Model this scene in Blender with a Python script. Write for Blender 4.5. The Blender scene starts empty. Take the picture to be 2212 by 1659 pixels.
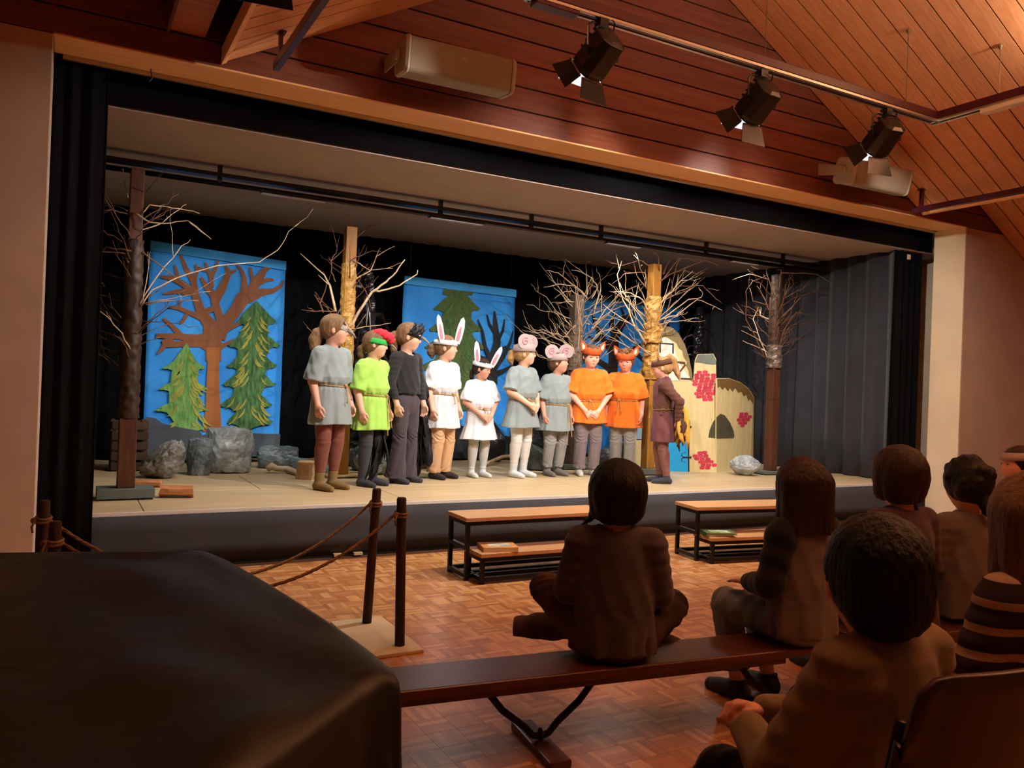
import bpy, bmesh, math, random
import numpy as np
from mathutils import Vector, Matrix, Euler
random.seed(7); np.random.seed(7)
R = math.radians
SC = bpy.context.scene
COL = SC.collection

# ------------------------------------------------------------------ camera
CAM_Z = 1.38
def cam_axes(yaw, pitch, roll):
    f0 = Vector((math.sin(yaw), math.cos(yaw), 0)); r0 = Vector((math.cos(yaw), -math.sin(yaw), 0)); u0 = Vector((0, 0, 1))
    f = f0 * math.cos(pitch) + u0 * math.sin(pitch); u = u0 * math.cos(pitch) - f0 * math.sin(pitch)
    return r0 * math.cos(roll) + u * math.sin(roll), u * math.cos(roll) - r0 * math.sin(roll), f
cr, cu, cf = cam_axes(0.50378, 0.00247, 0.03764)
cam = bpy.data.cameras.new('camera'); cam_o = bpy.data.objects.new('camera', cam); COL.objects.link(cam_o)
cam.sensor_width = 36; cam.lens = 1739.94 / 2212 * 36; cam.clip_start = .05
cam.dof.use_dof = True; cam.dof.focus_distance = 8.0; cam.dof.aperture_fstop = 12.0
cam_o.matrix_world = Matrix(((cr.x, cu.x, -cf.x, 0), (cr.y, cu.y, -cf.y, 0), (cr.z, cu.z, -cf.z, CAM_Z), (0, 0, 0, 1)))
SC.camera = cam_o

# ------------------------------------------------------------------ world, exposure
w = bpy.data.worlds.new('world'); SC.world = w; w.use_nodes = True
w.node_tree.nodes['Background'].inputs[0].default_value = (.9, .62, .45, 1)
w.node_tree.nodes['Background'].inputs[1].default_value = .012
SC.view_settings.view_transform = 'Standard'; SC.view_settings.look = 'None'
SC.view_settings.exposure = 0.0; SC.view_settings.gamma = 1.0; SC.view_settings.use_curve_mapping = False
BAR_W = 14            # strip lamps on the bar over the stage
SPOT_W = 430          # stage spotlights on the ceiling track
FILL_W = 205            # warm fill added above the track to brighten the ceiling

# ------------------------------------------------------------------ helpers: names, tags
def tag(o, label=None, cat=None, group=None, kind=None):
    if label: o['label'] = label
    if cat: o['category'] = cat
    if group: o['group'] = group
    if kind: o['kind'] = kind
    return o
def empty(name, loc=(0, 0, 0), rz=0, label=None, cat=None, group=None):
    o = bpy.data.objects.new(name, None); COL.objects.link(o); o.empty_display_size = .1
    o.location = loc; o.rotation_euler = (0, 0, rz)
    return tag(o, label, cat, group)
def link(name, me, parent=None, loc=(0, 0, 0), rot=(0, 0, 0)):
    o = bpy.data.objects.new(name, me); COL.objects.link(o); o.location = loc; o.rotation_euler = rot
    if parent: o.parent = parent
    return o

# ------------------------------------------------------------------ helpers: materials
def lin(h):
    if not isinstance(h, str): return tuple(h)
    h = h.lstrip('#'); v = [int(h[i:i + 2], 16) / 255 for i in (0, 2, 4)]
    return tuple(x / 12.92 if x <= .04045 else ((x + .055) / 1.055) ** 2.4 for x in v)
MATS = {}
def mat(name, col, rough=.7, var=.12, scale=6, stretch=(1, 1, 1), bump=0, bscale=60, bstretch=(1, 1, 1), metal=0, spec=.35, detail=4, col2=None, coat=0, sheen=0, emit=None, es=0, rnd=0):
    if name in MATS: return MATS[name]
    m = bpy.data.materials.new(name); m.use_nodes = True; nt = m.node_tree; N = nt.nodes; L = nt.links
    b = N['Principled BSDF']; c = lin(col)
    tc = N.new('ShaderNodeTexCoord'); mp = N.new('ShaderNodeMapping'); mp.inputs['Scale'].default_value = stretch
    L.new(tc.outputs['Object'], mp.inputs[0])
    nz = N.new('ShaderNodeTexNoise'); nz.inputs['Scale'].default_value = scale; nz.inputs['Detail'].default_value = detail
    L.new(mp.outputs[0], nz.inputs['Vector'])
    rp = N.new('ShaderNodeValToRGB'); e = rp.color_ramp.elements
    a = lin(col2) if col2 else tuple(x * (1 - var) for x in c); d = c if col2 else tuple(min(1, x * (1 + var)) for x in c)
    e[0].position = .33; e[0].color = (*a, 1); e[1].position = .67; e[1].color = (*d, 1)
    L.new(nz.outputs['Fac'], rp.inputs[0]); out = rp.outputs[0]
    if rnd:
        oi = N.new('ShaderNodeObjectInfo'); hs = N.new('ShaderNodeHueSaturation'); mr = N.new('ShaderNodeMapRange')
        mr.inputs['To Min'].default_value = 1 - rnd; mr.inputs['To Max'].default_value = 1 + rnd
        L.new(oi.outputs['Random'], mr.inputs['Value']); L.new(mr.outputs[0], hs.inputs['Value']); L.new(out, hs.inputs['Color']); out = hs.outputs[0]
    L.new(out, b.inputs['Base Color'])
    b.inputs['Roughness'].default_value = rough; b.inputs['Metallic'].default_value = metal
    b.inputs['Specular IOR Level'].default_value = spec; b.inputs['Coat Weight'].default_value = coat; b.inputs['Sheen Weight'].default_value = sheen
    if emit: b.inputs['Emission Color'].default_value = (*lin(emit), 1); b.inputs['Emission Strength'].default_value = es
    if bump:
        mp2 = N.new('ShaderNodeMapping'); mp2.inputs['Scale'].default_value = bstretch; L.new(tc.outputs['Object'], mp2.inputs[0])
        n2 = N.new('ShaderNodeTexNoise'); n2.inputs['Scale'].default_value = bscale; n2.inputs['Detail'].default_value = 5; L.new(mp2.outputs[0], n2.inputs['Vector'])
        bp = N.new('ShaderNodeBump'); bp.inputs['Strength'].default_value = bump; bp.inputs['Distance'].default_value = .02
        L.new(n2.outputs['Fac'], bp.inputs['Height']); L.new(bp.outputs[0], b.inputs['Normal'])
    MATS[name] = m; return m

# ------------------------------------------------------------------ helpers: mesh builder
class MB:
    def __init__(s): s.v = []; s.f = []
    def add(s, vs, fs):
        n = len(s.v); s.v += [tuple(v) for v in vs]; s.f += [tuple(i + n for i in f) for f in fs]; return s
    def box(s, c, d, M=None):
        hx, hy, hz = d[0] / 2, d[1] / 2, d[2] / 2
        vs = [Vector((x * hx, y * hy, z * hz)) for x in (-1, 1) for y in (-1, 1) for z in (-1, 1)]
        if M is not None: vs = [M @ v for v in vs]
        vs = [v + Vector(c) for v in vs]
        return s.add(vs, [(0, 1, 3, 2), (4, 6, 7, 5), (0, 4, 5, 1), (2, 3, 7, 6), (0, 2, 6, 4), (1, 5, 7, 3)])
    def bx(s, x0, x1, y0, y1, z0, z1): return s.box(((x0 + x1) / 2, (y0 + y1) / 2, (z0 + z1) / 2), (x1 - x0, y1 - y0, z1 - z0))
    def tube(s, pts, rad, n=8, cap=True, up=None, flat=1.0):
        pts = [Vector(p) for p in pts]; m = len(pts)
        rad = rad if isinstance(rad, (list, tuple)) else [rad] * m
        base = len(s.v); prev = None
        for i, p in enumerate(pts):
            t = (pts[min(i + 1, m - 1)] - pts[max(i - 1, 0)]).normalized()
            if prev is None:
                a = Vector(up) if up else (Vector((0, 0, 1)) if abs(t.z) < .9 else Vector((1, 0, 0)))
                u = (a - t * a.dot(t)).normalized()
            else: u = (prev - t * prev.dot(t)).normalized()
            prev = u; v = t.cross(u)
            for k in range(n):
                a = 2 * math.pi * (k + .5) / n
                s.v.append(tuple(p + (u * math.cos(a) + v * math.sin(a) * flat) * rad[i]))
        for i in range(m - 1):
            for k in range(n):
                a, b = base + i * n + k, base + i * n + (k + 1) % n
                s.f.append((a, b, b + n, a + n))
        if cap:
            s.f.append(tuple(base + k for k in reversed(range(n)))); s.f.append(tuple(base + (m - 1) * n + k for k in range(n)))
        return s
    def lathe(s, prof, c=(0, 0, 0), n=20, sx=1, sy=1):
        base = len(s.v)
        for r, z in prof:
            for k in range(n):
                a = 2 * math.pi * k / n; s.v.append((c[0] + r * math.cos(a) * sx, c[1] + r * math.sin(a) * sy, c[2] + z))
        m = len(prof)
        for i in range(m - 1):
            for k in range(n):
                a, b = base + i * n + k, base + i * n + (k + 1) % n
                s.f.append((a, b, b + n, a + n))
        s.f.append(tuple(base + k for k in reversed(range(n)))); s.f.append(tuple(base + (m - 1) * n + k for k in range(n)))
        return s
    def prism(s, poly, y0, y1, M=None):
        """polygon in local XZ, extruded along local Y"""
        n = len(poly); ar = sum(poly[i][0] * poly[(i + 1) % n][1] - poly[(i + 1) % n][0] * poly[i][1] for i in range(n))
        if ar < 0: poly = poly[::-1]
        vs = [Vector((x, y0, z)) for x, z in poly] + [Vector((x, y1, z)) for x, z in poly]
        if M is not None: vs = [M @ v for v in vs]
        fs = [tuple(range(n)), tuple(reversed(range(n, 2 * n)))] + [((i + 1) % n, i, i + n, (i + 1) % n + n) for i in range(n)]
        return s.add(vs, fs)
    def grid(s, fn, nu, nv, closed=False):
        base = len(s.v)
        for i in range(nu):
            for j in range(nv): s.v.append(tuple(fn(i / (nu - 1) if not closed else i / nu, j / (nv - 1))))
        for i in range(nu if closed else nu - 1):
            for j in range(nv - 1):
                a = base + i * nv + j; b = base + ((i + 1) % nu) * nv + j
                s.f.append((a, b, b + 1, a + 1))
        return s
    def sphere(s, c, r, n=12, m=8, M=None):
        r = (r, r, r) if not isinstance(r, (tuple, list)) else r
        def fn(u, v):
            a = 2 * math.pi * u; b = math.pi * (v - .5) * .999
            q = Vector((r[0] * math.cos(b) * math.cos(a), r[1] * math.cos(b) * math.sin(a), r[2] * math.sin(b)))
            if M is not None: q = M @ q
            return q + Vector(c)
        return s.grid(fn, n, m, closed=True)
    def mesh(s, name, m=None, smooth=False):
        me = bpy.data.meshes.new(name); me.from_pydata(s.v, [], s.f)
        if m is not None: me.materials.append(m)
        if smooth: me.polygons.foreach_set('use_smooth', [True] * len(me.polygons))
        me.update(); return me
    def build(s, name, m=None, parent=None, smooth=False, bevel=0, seg=2, solid=0, loc=(0, 0, 0), rot=(0, 0, 0)):
        o = link(name, s.mesh(name, m, smooth), parent, loc, rot)
        if solid:
            md = o.modifiers.new('solid', 'SOLIDIFY'); md.thickness = solid; md.offset = 0
        if bevel:
            md = o.modifiers.new('bevel', 'BEVEL'); md.width = bevel; md.segments = seg; md.limit_method = 'ANGLE'; md.angle_limit = R(40)
        return o
def sub(v): return Vector(v)
def copy_tree(o, parent=None):
    c = o.copy(); COL.objects.link(c); c.parent = parent
    for ch in o.children: copy_tree(ch, c)
    return c
# ================================================================== the hall and the stage
YP, YB = 5.70, 6.08            # front and back of the proscenium wall
XL, XR = -.15, 9.10            # stage opening
ZS = 3.43                      # its soffit
SZ, SY = .40, 6.18             # stage floor height and front edge
CX = 4.56                      # axis of the roof
X0, X1, Y0 = -2.1, 11.2, -4.5  # hall
YBK, ZC = 9.9, 3.21            # back curtain, stage ceiling
def z_raft(x): return 3.48 - .54 * (abs(x - CX) - 3.71)
def z_roof(x): return 3.44 - .56 * (abs(x - CX) - 5.30)

plaster = mat('rough_plaster', '#c4ae96', .9, .06, 3, bump=.12, bscale=220)
cream = mat('cream_paint', '#e6d3ae', .8, .04, 3, bump=.1, bscale=120)
pine = mat('stained_pine', '#b56a3f', .55, .16, 3, (1, 14, 14), col2='#9c5430', bump=.05, bscale=30, bstretch=(1, 12, 12), rnd=.08)
pine_raft = mat('raft_pine', '#dc9c6c', .6, .16, 3, (2, 16, 2), col2='#cc8a5a', bump=.04, bscale=30, rnd=.08)
gable_m = mat('gable_pine', '#7d4630', .5, .18, 2.5, (1, 10, 14), col2='#6c3822', bump=.05, bscale=20, bstretch=(1, 10, 14), rnd=.1)
dark_wood = mat('dark_stained_wood', '#5b2f20', .6, .15, 4, (1, 8, 8))
beam_m = mat('soffit_pine', '#f0bd84', .5, .1, 2.5, (1, 12, 12), col2='#e6ac70', rnd=.04)
black_cloth = mat('black_stage_cloth', '#08080a', .95, .15, 8, sheen=.0, spec=.15, bump=.15, bscale=300)
grey_cloth = mat('charcoal_curtain_cloth', '#34343a', .95, .12, 6, sheen=.15, bump=.15, bscale=300)
skirt_m = mat('stage_skirt_cloth', '#3d3d40', .95, .1, 3, sheen=.05, bump=.2, bscale=200)
ceil_m = mat('stage_ceiling_paint', '#a8998c', .9, .04, 4, bump=.12, bscale=180)
maroon = mat('maroon_metal', '#4a1420', .35, .06, 8, spec=.6)
alu = mat('aluminium', '#c9c2b4', .3, .05, 10, metal=.9)
black_metal = mat('black_metal', '#0c0c0e', .32, .1, 20, spec=.6)
stagewood = mat('stage_board', '#c3ad86', .45, .07, 1.6, (1, 9, 1), col2='#b89f76', spec=.4, rnd=.04)
edge_m = mat('white_nosing', '#d8d4cc', .5, .05, 10)

# --- floor: finger parquet, squares of five strips laid crosswise
def parquet_mat():
    m = bpy.data.materials.new('finger_parquet'); m.use_nodes = True; nt = m.node_tree; N = nt.nodes; L = nt.links; b = N['Principled BSDF']
    uv = N.new('ShaderNodeUVMap'); sp = N.new('ShaderNodeSeparateXYZ'); L.new(uv.outputs[0], sp.inputs[0])
    fl = N.new('ShaderNodeMath'); fl.operation = 'FLOOR'; L.new(sp.outputs[0], fl.inputs[0])
    oi = N.new('ShaderNodeObjectInfo'); ma = N.new('ShaderNodeMath'); ma.operation = 'MULTIPLY_ADD'; ma.inputs[1].default_value = 977
    L.new(oi.outputs['Random'], ma.inputs[0]); L.new(fl.outputs[0], ma.inputs[2])
    wn = N.new('ShaderNodeTexWhiteNoise'); wn.noise_dimensions = '1D'; L.new(ma.outputs[0], wn.inputs['W'])
    rp = N.new('ShaderNodeValToRGB'); e = rp.color_ramp.elements
    e[0].color = (*lin('#a5683a'), 1); e[1].color = (*lin('#dba468'), 1); x = e.new(.5); x.color = (*lin('#bf8048'), 1)
    L.new(wn.outputs['Value'], rp.inputs[0])
    tc = N.new('ShaderNodeTexCoord'); nz = N.new('ShaderNodeTexNoise'); nz.inputs['Scale'].default_value = 40; L.new(tc.outputs['Object'], nz.inputs['Vector'])
    mx = N.new('ShaderNodeMixRGB'); mx.blend_type = 'MULTIPLY'; mx.inputs[0].default_value = .25
    L.new(rp.outputs[0], mx.inputs[1]); L.new(nz.outputs['Color'], mx.inputs[2]); L.new(mx.outputs[0], b.inputs['Base Color'])
    b.inputs['Roughness'].default_value = .3; b.inputs['Specular IOR Level'].default_value = .55
    return m
parq = parquet_mat()
fl = MB().bx(X0, X1, Y0, YP + .5, -.12, -.012).build('floor', mat('floor_base', '#4a2a16', .8)); tag(fl, 'glossy brown finger parquet floor of the hall', 'floor', kind='structure')
BS, BG = .13, .0006
def block_geo(cx, cy, turn, k, V, F, UV):
    h = BS / 2 - BG; n = len(V); q = [(-h, -h), (h, -h), (h, h), (-h, h)]
    V += [(cx + x, cy + y, 0) for x, y in q] + [(cx + x, cy + y, -.012) for x, y in q]
    fs = [(0, 1, 2, 3), (0, 4, 5, 1), (1, 5, 6, 2), (2, 6, 7, 3), (3, 7, 4, 0)]
    for f in fs:
        F.append(tuple(i + n for i in f))
        for i in f:
            x, y = q[i % 4]; u, v = (x, y) if not turn else (y, x)
            UV.append((k * 5 + min(4.999, max(0.001, (u / BS + .5) * 5)), v / BS))
def block_mesh(name, V, F, UV):
    me = bpy.data.meshes.new(name); me.from_pydata(V, [], F); me.materials.append(parq)
    l = me.uv_layers.new(name='UVMap'); l.data.foreach_set('uv', [c for p in UV for c in p]); me.update(); return me
variants = []
for t in (0, 1):
    V, F, UV = [], [], []; block_geo(0, 0, t, 3, V, F, UV); variants.append(block_mesh('parquet_block', V, F, UV))
cells = []
for i in range(int((X1 - X0) / BS)):
    for j in range(int((YP + .45 - Y0) / BS)):
        x, y = X0 + (i + .5) * BS, Y0 + (j + .5) * BS
        v = Vector((x, y, -CAM_Z)); d = v.dot(cf)
        sx = v.dot(cr) / d * 1740 if d > .3 else 9e9; sy = -v.dot(cu) / d * 1740 if d > .3 else 9e9
        seen = abs(sx) < 1120 and abs(sy) < 840 and x > .75 + .25 * max(0, 3 - y) and y < 6.1 and not (x > 2.3 and y < 2.3)
        cells.append((0 if seen else 1, d, i, j, x, y))
cells.sort(); V, F, UV = [], [], []
for n, (s, d, i, j, x, y) in enumerate(cells):
    t = (i + j) % 2
    if n < 300 and s == 0: link('parquet_block', variants[t], fl, (x, y, 0))
    else: block_geo(x, y, t, random.randint(0, 4000), V, F, UV)
o = link('parquet_field', block_mesh('parquet_field', V, F, UV), fl); o['kind'] = 'stuff'

# --- walls
def struct(name, mb, m, label, cat='wall', **k): return tag(mb.build(name, m, **k), label, cat, kind='structure')
struct('wall_front_left', MB().bx(X0 - .2, XL, YP, YB, 0, ZS), plaster, 'rough plaster wall left of the stage opening', bevel=.006)
wr = struct('wall_front_right', MB().bx(XR + .02, X1 + .2, YP, YB, 0, ZS), plaster, 'rough plaster wall right of the stage opening', bevel=.006)
rv = MB().bx(XR - .006, XR + .02, YP - .004, YB, SZ - .4, ZS).build('reveal_face', cream, wr)
struct('wall_left', MB().bx(X0 - .2, X0, Y0, YP, 0, 2.75), plaster, 'plaster side wall at the left of the hall')
struct('wall_right', MB().bx(X1, X1 + .2, Y0, YP, 0, 2.75), plaster, 'plaster side wall at the right of the hall')
bk = [(X0, 0), (X1, 0), (X1, z_roof(X1)), (CX, z_roof(CX)), (X0, z_roof(X0))]
struct('wall_back', MB().prism(bk, Y0 - .2, Y0), plaster, 'plaster wall behind the audience')

# --- gable of horizontal planks over the opening
gb = [(X0, ZS + .02), (X1, ZS + .02), (X1, ZS + .05), (CX, z_roof(CX)), (X0, ZS + .05)]
g = struct('wall_gable', MB().prism(gb, YP + .03, YB), dark_wood, 'gable wall of dark reddish wooden planks over the stage')
z = ZS + .005; k = 0
while z < 6.2:
    h = .178 if k == 0 else .19; z1 = z + h - .012
    hw0 = min(6.6, (3.44 + .56 * 5.30 - z) / .56); hw1 = min(6.6, (3.44 + .56 * 5.30 - z1) / .56)
    if hw1 < .1: break
    MB().prism([(CX - hw0, z), (CX + hw0, z), (CX + hw1, z1), (CX - hw1, z1)], YP, YP + .03).build('plank', gable_m, g, bevel=.003, seg=1)
    z += h; k += 1
# --- soffit of the opening: three boards and the curtain rail
so = struct('trim_1', MB().bx(XL, XR, YP + .005, YB, ZS + .012, ZS + .05), dark_wood, 'pale wooden soffit boards over the stage opening', 'trim')
for y0, y1, dz in ((YP, YP + .035, -.004), (YP + .04, YB - .1, 0), (YB - .095, YB - .03, .004)):
    MB().bx(XL, XR, y0, y1, ZS + dz, ZS + .012).build('board', beam_m, so, bevel=.003, seg=1)
MB().bx(XL + .05, XR - .05, YB - .028, YB - .004, ZS - .025, ZS + .012).build('curtain_rail', alu, so)
h = MB().tube([(.42, YB - .1, ZS), (.42, YB - .1, ZS - .02), (.43, YB - .1, ZS - .06), (.415, YB - .1, ZS - .085), (.40, YB - .1, ZS - .07)], .004, 6).build('hook', black_metal, so)

# --- roof: outer slopes of planks, and the hung rafts under them
rl = struct('ceiling', MB().prism([(X0 - .2, z_roof(X0 - .2)), (CX, z_roof(CX)), (X1 + .2, z_roof(X1 + .2)), (X1 + .2, z_roof(X1 + .2) + .1), (CX, z_roof(CX) + .1), (X0 - .2, z_roof(X0 - .2) + .1)], Y0 - .2, YB), dark_wood, 'outer roof slopes of pine planks', 'ceiling')
def slope_plank(fn, xa, xb, y0, y1, t):
    return MB().prism([(xa, fn(xa)), (xb, fn(xb)), (xb, fn(xb) - t), (xa, fn(xa) - t)], y0, y1)
PW = .187
for side in (-1, 1):
    y = YP; xa, xb = CX + side * 3.9, CX + side * 6.75
    a, b = min(xa, xb), max(xa, xb); me = None
    proto = slope_plank(z_roof, a, b, 0, PW - .014, .02).mesh('roof_plank', pine_raft)
    while y > 2.2:
        y -= PW; link('roof_plank', proto, rl, (0, y, 0))
    base = MB().prism([(a, z_roof(a)), (b, z_roof(b)), (b, z_roof(b) - .018), (a, z_roof(a) - .018)], Y0, y - .014).build('roof_boarding', pine_raft, rl)
for side, nm in ((-1, 'left'), (1, 'right')):
    xa, xb = CX + side * .02, CX + side * 3.70; a, b = min(xa, xb), max(xa, xb)
    r = struct('ceiling_raft_' + nm, MB().prism([(a, z_raft(a) + .01), (b, z_raft(b) + .01), (b, z_raft(b) + .10), (a, z_raft(a) + .10)], Y0, YP - .002), dark_wood, 'hung ceiling slope of orange pine planks on the %s side' % nm, 'ceiling')
    proto = MB().prism([(a, z_raft(a)), (b, z_raft(b)), (b, z_raft(b) + .02), (a, z_raft(a) + .02)], 0, PW - .013).mesh('plank', pine_raft)
    y = YP
    while y > Y0 + PW:
        y -= PW; link('plank', proto, r, (0, y, 0))
    zb = z_raft(xb)
    MB().prism([(xb - side * .0, zb - .012), (xb + side * .035, zb - .03), (xb + side * .035, zb + .09), (xb, zb + .11)], Y0, YP - .002).build('edge_trim', beam_m, r, bevel=.003, seg=1)
    # purlin outside the raft edge
    bx0 = xb + side * .14; bx1 = xb + side * .36
    struct('trim_%d' % (2 if side < 0 else 3), MB().bx(min(bx0, bx1), max(bx0, bx1), Y0, YP, 3.61, 3.95), pine, 'square pine purlin running beside the %s ceiling slope' % nm, 'beam', bevel=.006)
    bx2 = xb + side * .38
    struct('trim_%d' % (4 if side < 0 else 5), MB().bx(min(bx1, bx2), max(bx1, bx2), Y0, YP, 3.585, 3.99), dark_wood, 'dark board nailed to the %s purlin' % nm, 'board')

# --- stage body
st = struct('stage_floor', MB().bx(XL - .35, XR + .35, SY + .02, YBK + .35, .02, SZ - .03), dark_wood, 'raised stage floor of pale wooden panels', 'stage')
yy = SY + .005; row = 0
while yy < YBK + .3:
    off = 0 if row % 2 else -1.0; x = XL - .35 + off; d = 1.0
    while x < XR + .35:
        a, b = max(x, XL - .35) + .003, min(x + 2, XR + .35) - .003
        if b - a > .05: MB().bx(a, b, yy + .002, min(yy + d, YBK + .35) - .002, SZ - .03, SZ).build('panel', stagewood, st, bevel=.002, seg=1)
        x += 2
    yy += d; row += 1
MB().bx(XL - .3, XR + .3, SY - .012, SY + .005, SZ - .028, SZ + .002).build('nosing', edge_m, st)
def cloth_strip(x0, x1, y, z0, z1, amp, lam, ny=6, n=None, axis='x', seed=0, taper=.35):
    n = n or int(abs(x1 - x0) / lam * 10) + 2; rr = random.Random(seed); ph = [rr.uniform(0, 6.28) for _ in range(6)]
    def fn(u, v):
        s = x0 + (x1 - x0) * u; q = s / lam * 2 * math.pi; z = z0 + (z1 - z0) * v
        a = amp * (1 - taper * v)
        f = a * (math.sin(q + .6 * math.sin(q * .23 + ph[0])) + .45 * math.sin(q * .61 + ph[1] + .5 * v) + .25 * math.sin(q * 1.9 + ph[2]))
        return (s, y + f, z) if axis == 'x' else (y + f, s, z)
    return MB().grid(fn, n, ny)
sk = struct('stage_skirt', cloth_strip(XL, XR + .2, SY - .02, .035, SZ - .022, .004, .8, 4, 160), skirt_m, 'charcoal cloth skirt along the stage front', 'stage skirt', smooth=True, solid=.004)
struct('trim_6', MB().bx(XL, XR + .2, SY + .005, SY + .02, 0, .05), black_metal, 'dark plinth under the stage skirt', 'trim')
# wooden shims under the skirt
for x in (1.86, 2.02):
    tag(MB().bx(x, x + .07, SY - .05, SY + .0, 0, .02).build('wood_shim', stagewood), 'small pale wood shim under the stage skirt, %s of two' % ('left' if x < 2 else 'right'), 'wood block', 'wood shims under the stage')
# --- curtains and stage ceiling
struct('curtain_back', cloth_strip(XL - .3, XR + .3, YBK, SZ, ZC, .035, .24, 5, 420, seed=1), black_cloth, 'black pleated curtain across the back of the stage', 'curtain', smooth=True, solid=.004)
struct('curtain_side_right', cloth_strip(6.36, YBK - .1, 8.78, SZ + .01, ZC - .005, .05, .28, 6, 150, axis='y', seed=2), grey_cloth, 'charcoal pleated curtain closing the right side of the stage', 'curtain', smooth=True, solid=.004)
struct('curtain_side_left', cloth_strip(6.9, YBK - .1, -.28, SZ + .01, ZC - .005, .04, .26, 6, 150, axis='y', seed=3), black_cloth, 'black curtain closing the left side of the stage', 'curtain', smooth=True, solid=.004)
struct('curtain_leg_left', cloth_strip(XL - .1, .175, 6.115, .02, ZS + .3, .012, .11, 6, 60, seed=4, taper=.1), black_cloth, 'black velvet leg drape hanging at the left edge of the opening', 'curtain', smooth=True, solid=.004)
struct('curtain_leg_right', cloth_strip(8.72, XR + .15, 6.34, SZ + .01, ZS + .3, .02, .12, 6, 60, seed=5, taper=.1), black_cloth, 'black leg drape hanging at the right edge of the opening', 'curtain', smooth=True, solid=.004)
struct('curtain_valance', cloth_strip(XL - .2, XR + .2, 6.25, 3.222, ZS + .35, .004, .5, 4, 120, seed=6), black_cloth, 'flat black valance across the top of the opening', 'curtain', smooth=True, solid=.006)
struct('stage_ceiling', MB().bx(XL - .6, XR + .6, 6.27, YBK + .4, ZC, ZC + .08), ceil_m, 'grey-brown plastered ceiling over the stage', 'ceiling')
struct('wall_stage_back', MB().bx(XL - .6, XR + .6, YBK + .42, YBK + .5, 0, ZC + .1), plaster, 'wall behind the back curtain', 'wall')
struct('wall_stage_left', MB().bx(XL - .7, XL - .6, YB, YBK + .5, 0, ZC + .1), plaster, 'wall left of the stage', 'wall')
struct('wall_stage_right', MB().bx(XR + .6, XR + .7, YB, YBK + .5, 0, ZC + .1), plaster, 'wall right of the stage', 'wall')
struct('stage_top', MB().bx(XL - .7, XR + .7, YB, YBK + .5, ZS + .4, ZS + .5), dark_wood, 'boards closing the stage house', 'ceiling')
tag(MB().bx(8.885, 8.93, 6.27, 6.29, 3.1, 3.16).build('wall_tag', cream, bevel=.003), 'small white tag on the black drape at the upper right', 'tag')

# --- lamp bar under the stage ceiling
lb = empty('lighting_bar', (4.4, 7.42, 3.05), label='dark horizontal lighting bar hung under the stage ceiling', cat='lighting bar')
MB().tube([(-4.55, 0, 0), (4.3, 0, 0)], .022, 10).build('pipe', black_metal, lb, smooth=True)
MB().bx(-4.55, 4.3, -.05, .05, .05, .085).build('channel', black_metal, lb)
strip = mat('strip_lens', '#b9bcc0', .3, .05, 10)
for x in (-3.3, -1.2, -.15, .75, 2.3, 3.6):
    MB().bx(x - .018, x + .018, -.02, .02, 0, .155).build('hanger', black_metal, lb)
for x0, x1 in ((-2.95, -2.35), (-1.32, -.72), (.82, 1.3), (2.7, 3.15)):
    f = MB().bx(x0, x1, -.035, .035, -.03, .0).build('strip_lamp', black_metal, lb, bevel=.004)
    MB().bx(x0 + .01, x1 - .01, -.03, .03, -.036, -.028).build('lens', strip, f)
    li = bpy.data.lights.new('bar_strip_lamp', 'AREA'); li.shape = 'RECTANGLE'; li.size = x1 - x0; li.size_y = .06; li.energy = BAR_W; li.color = (1, .95, .88); li.spread = R(140)
    lo = bpy.data.objects.new('bar_strip_lamp_light', li); COL.objects.link(lo); lo.parent = lb; lo.location = ((x0 + x1) / 2, 0, -.045)
# ================================================================== ceiling track, spotlights, speakers, rails
TY, TZ, TX0, TX1 = 4.48, 3.86, 2.47, 6.66
tr = empty('lighting_track', (CX, TY, TZ), label='maroon lighting track hung on wires below the ceiling', cat='light track')
def track_seg(a, b):
    a, b = Vector(a), Vector(b); d = (b - a).normalized(); s = d.cross(Vector((0, 0, 1)))
    def strip_(dx0, dx1, z0, z1):
        vs = [p + s * x + Vector((0, 0, z)) for p in (a, b) for x in (dx0, dx1) for z in (z0, z1)]
        return MB().add(vs, [(0, 1, 3, 2), (4, 6, 7, 5), (0, 4, 5, 1), (2, 3, 7, 6), (0, 2, 6, 4), (1, 5, 7, 3)])
    strip_(-.05, .05, .01, .075).build('housing', maroon, tr, bevel=.004)
    for k in (-1, 1): strip_(k * .034 - .012, k * .034 + .012, -.012, .009).build('rail', alu, tr, bevel=.002, seg=1)
    strip_(-.018, .018, -.004, .009).build('slot', maroon, tr)
hx = (TX1 - TX0) / 2; ox = (TX0 + TX1) / 2 - CX
track_seg((ox - hx, 0, 0), (ox + hx, 0, 0)); track_seg((ox + hx, .05, 0), (ox + hx, -7.5, 0)); track_seg((ox - hx, .05, 0), (ox - hx, -7.5, 0))
lens_w = mat('diffuser', '#e6dcc8', .4, .03, 8)
d = MB().bx(ox + hx - .045, ox + hx + .045, -1.75, -.42, -.05, -.012).build('strip_lamp', lens_w, tr, bevel=.006)
d = MB().bx(ox - hx + .05, ox - hx + .38, -.045, .045, -.04, -.012).build('strip_lamp', maroon, tr, bevel=.006)
wire = mat('steel_wire', '#7a6a58', .4, .05, 20, metal=.7)
for x, y in ((ox + hx - .42, 0), (ox - hx + .5, 0), (ox + hx, -.55), (ox + hx, -2.6), (ox - hx, -2.6), (0, 0)):
    zt = z_raft(CX + x) - TZ
    wv = MB().tube([(x, y, .07), (x, y, zt - .03)], .0035, 6).build('wire', wire, tr)
    MB().lathe([(.004, -.04), (.022, -.012), (.024, 0)], (x, y, zt), 10).build('rose', mat('brass_rose', '#8a6a48', .4, .05, 10, metal=.5), wv)

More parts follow.
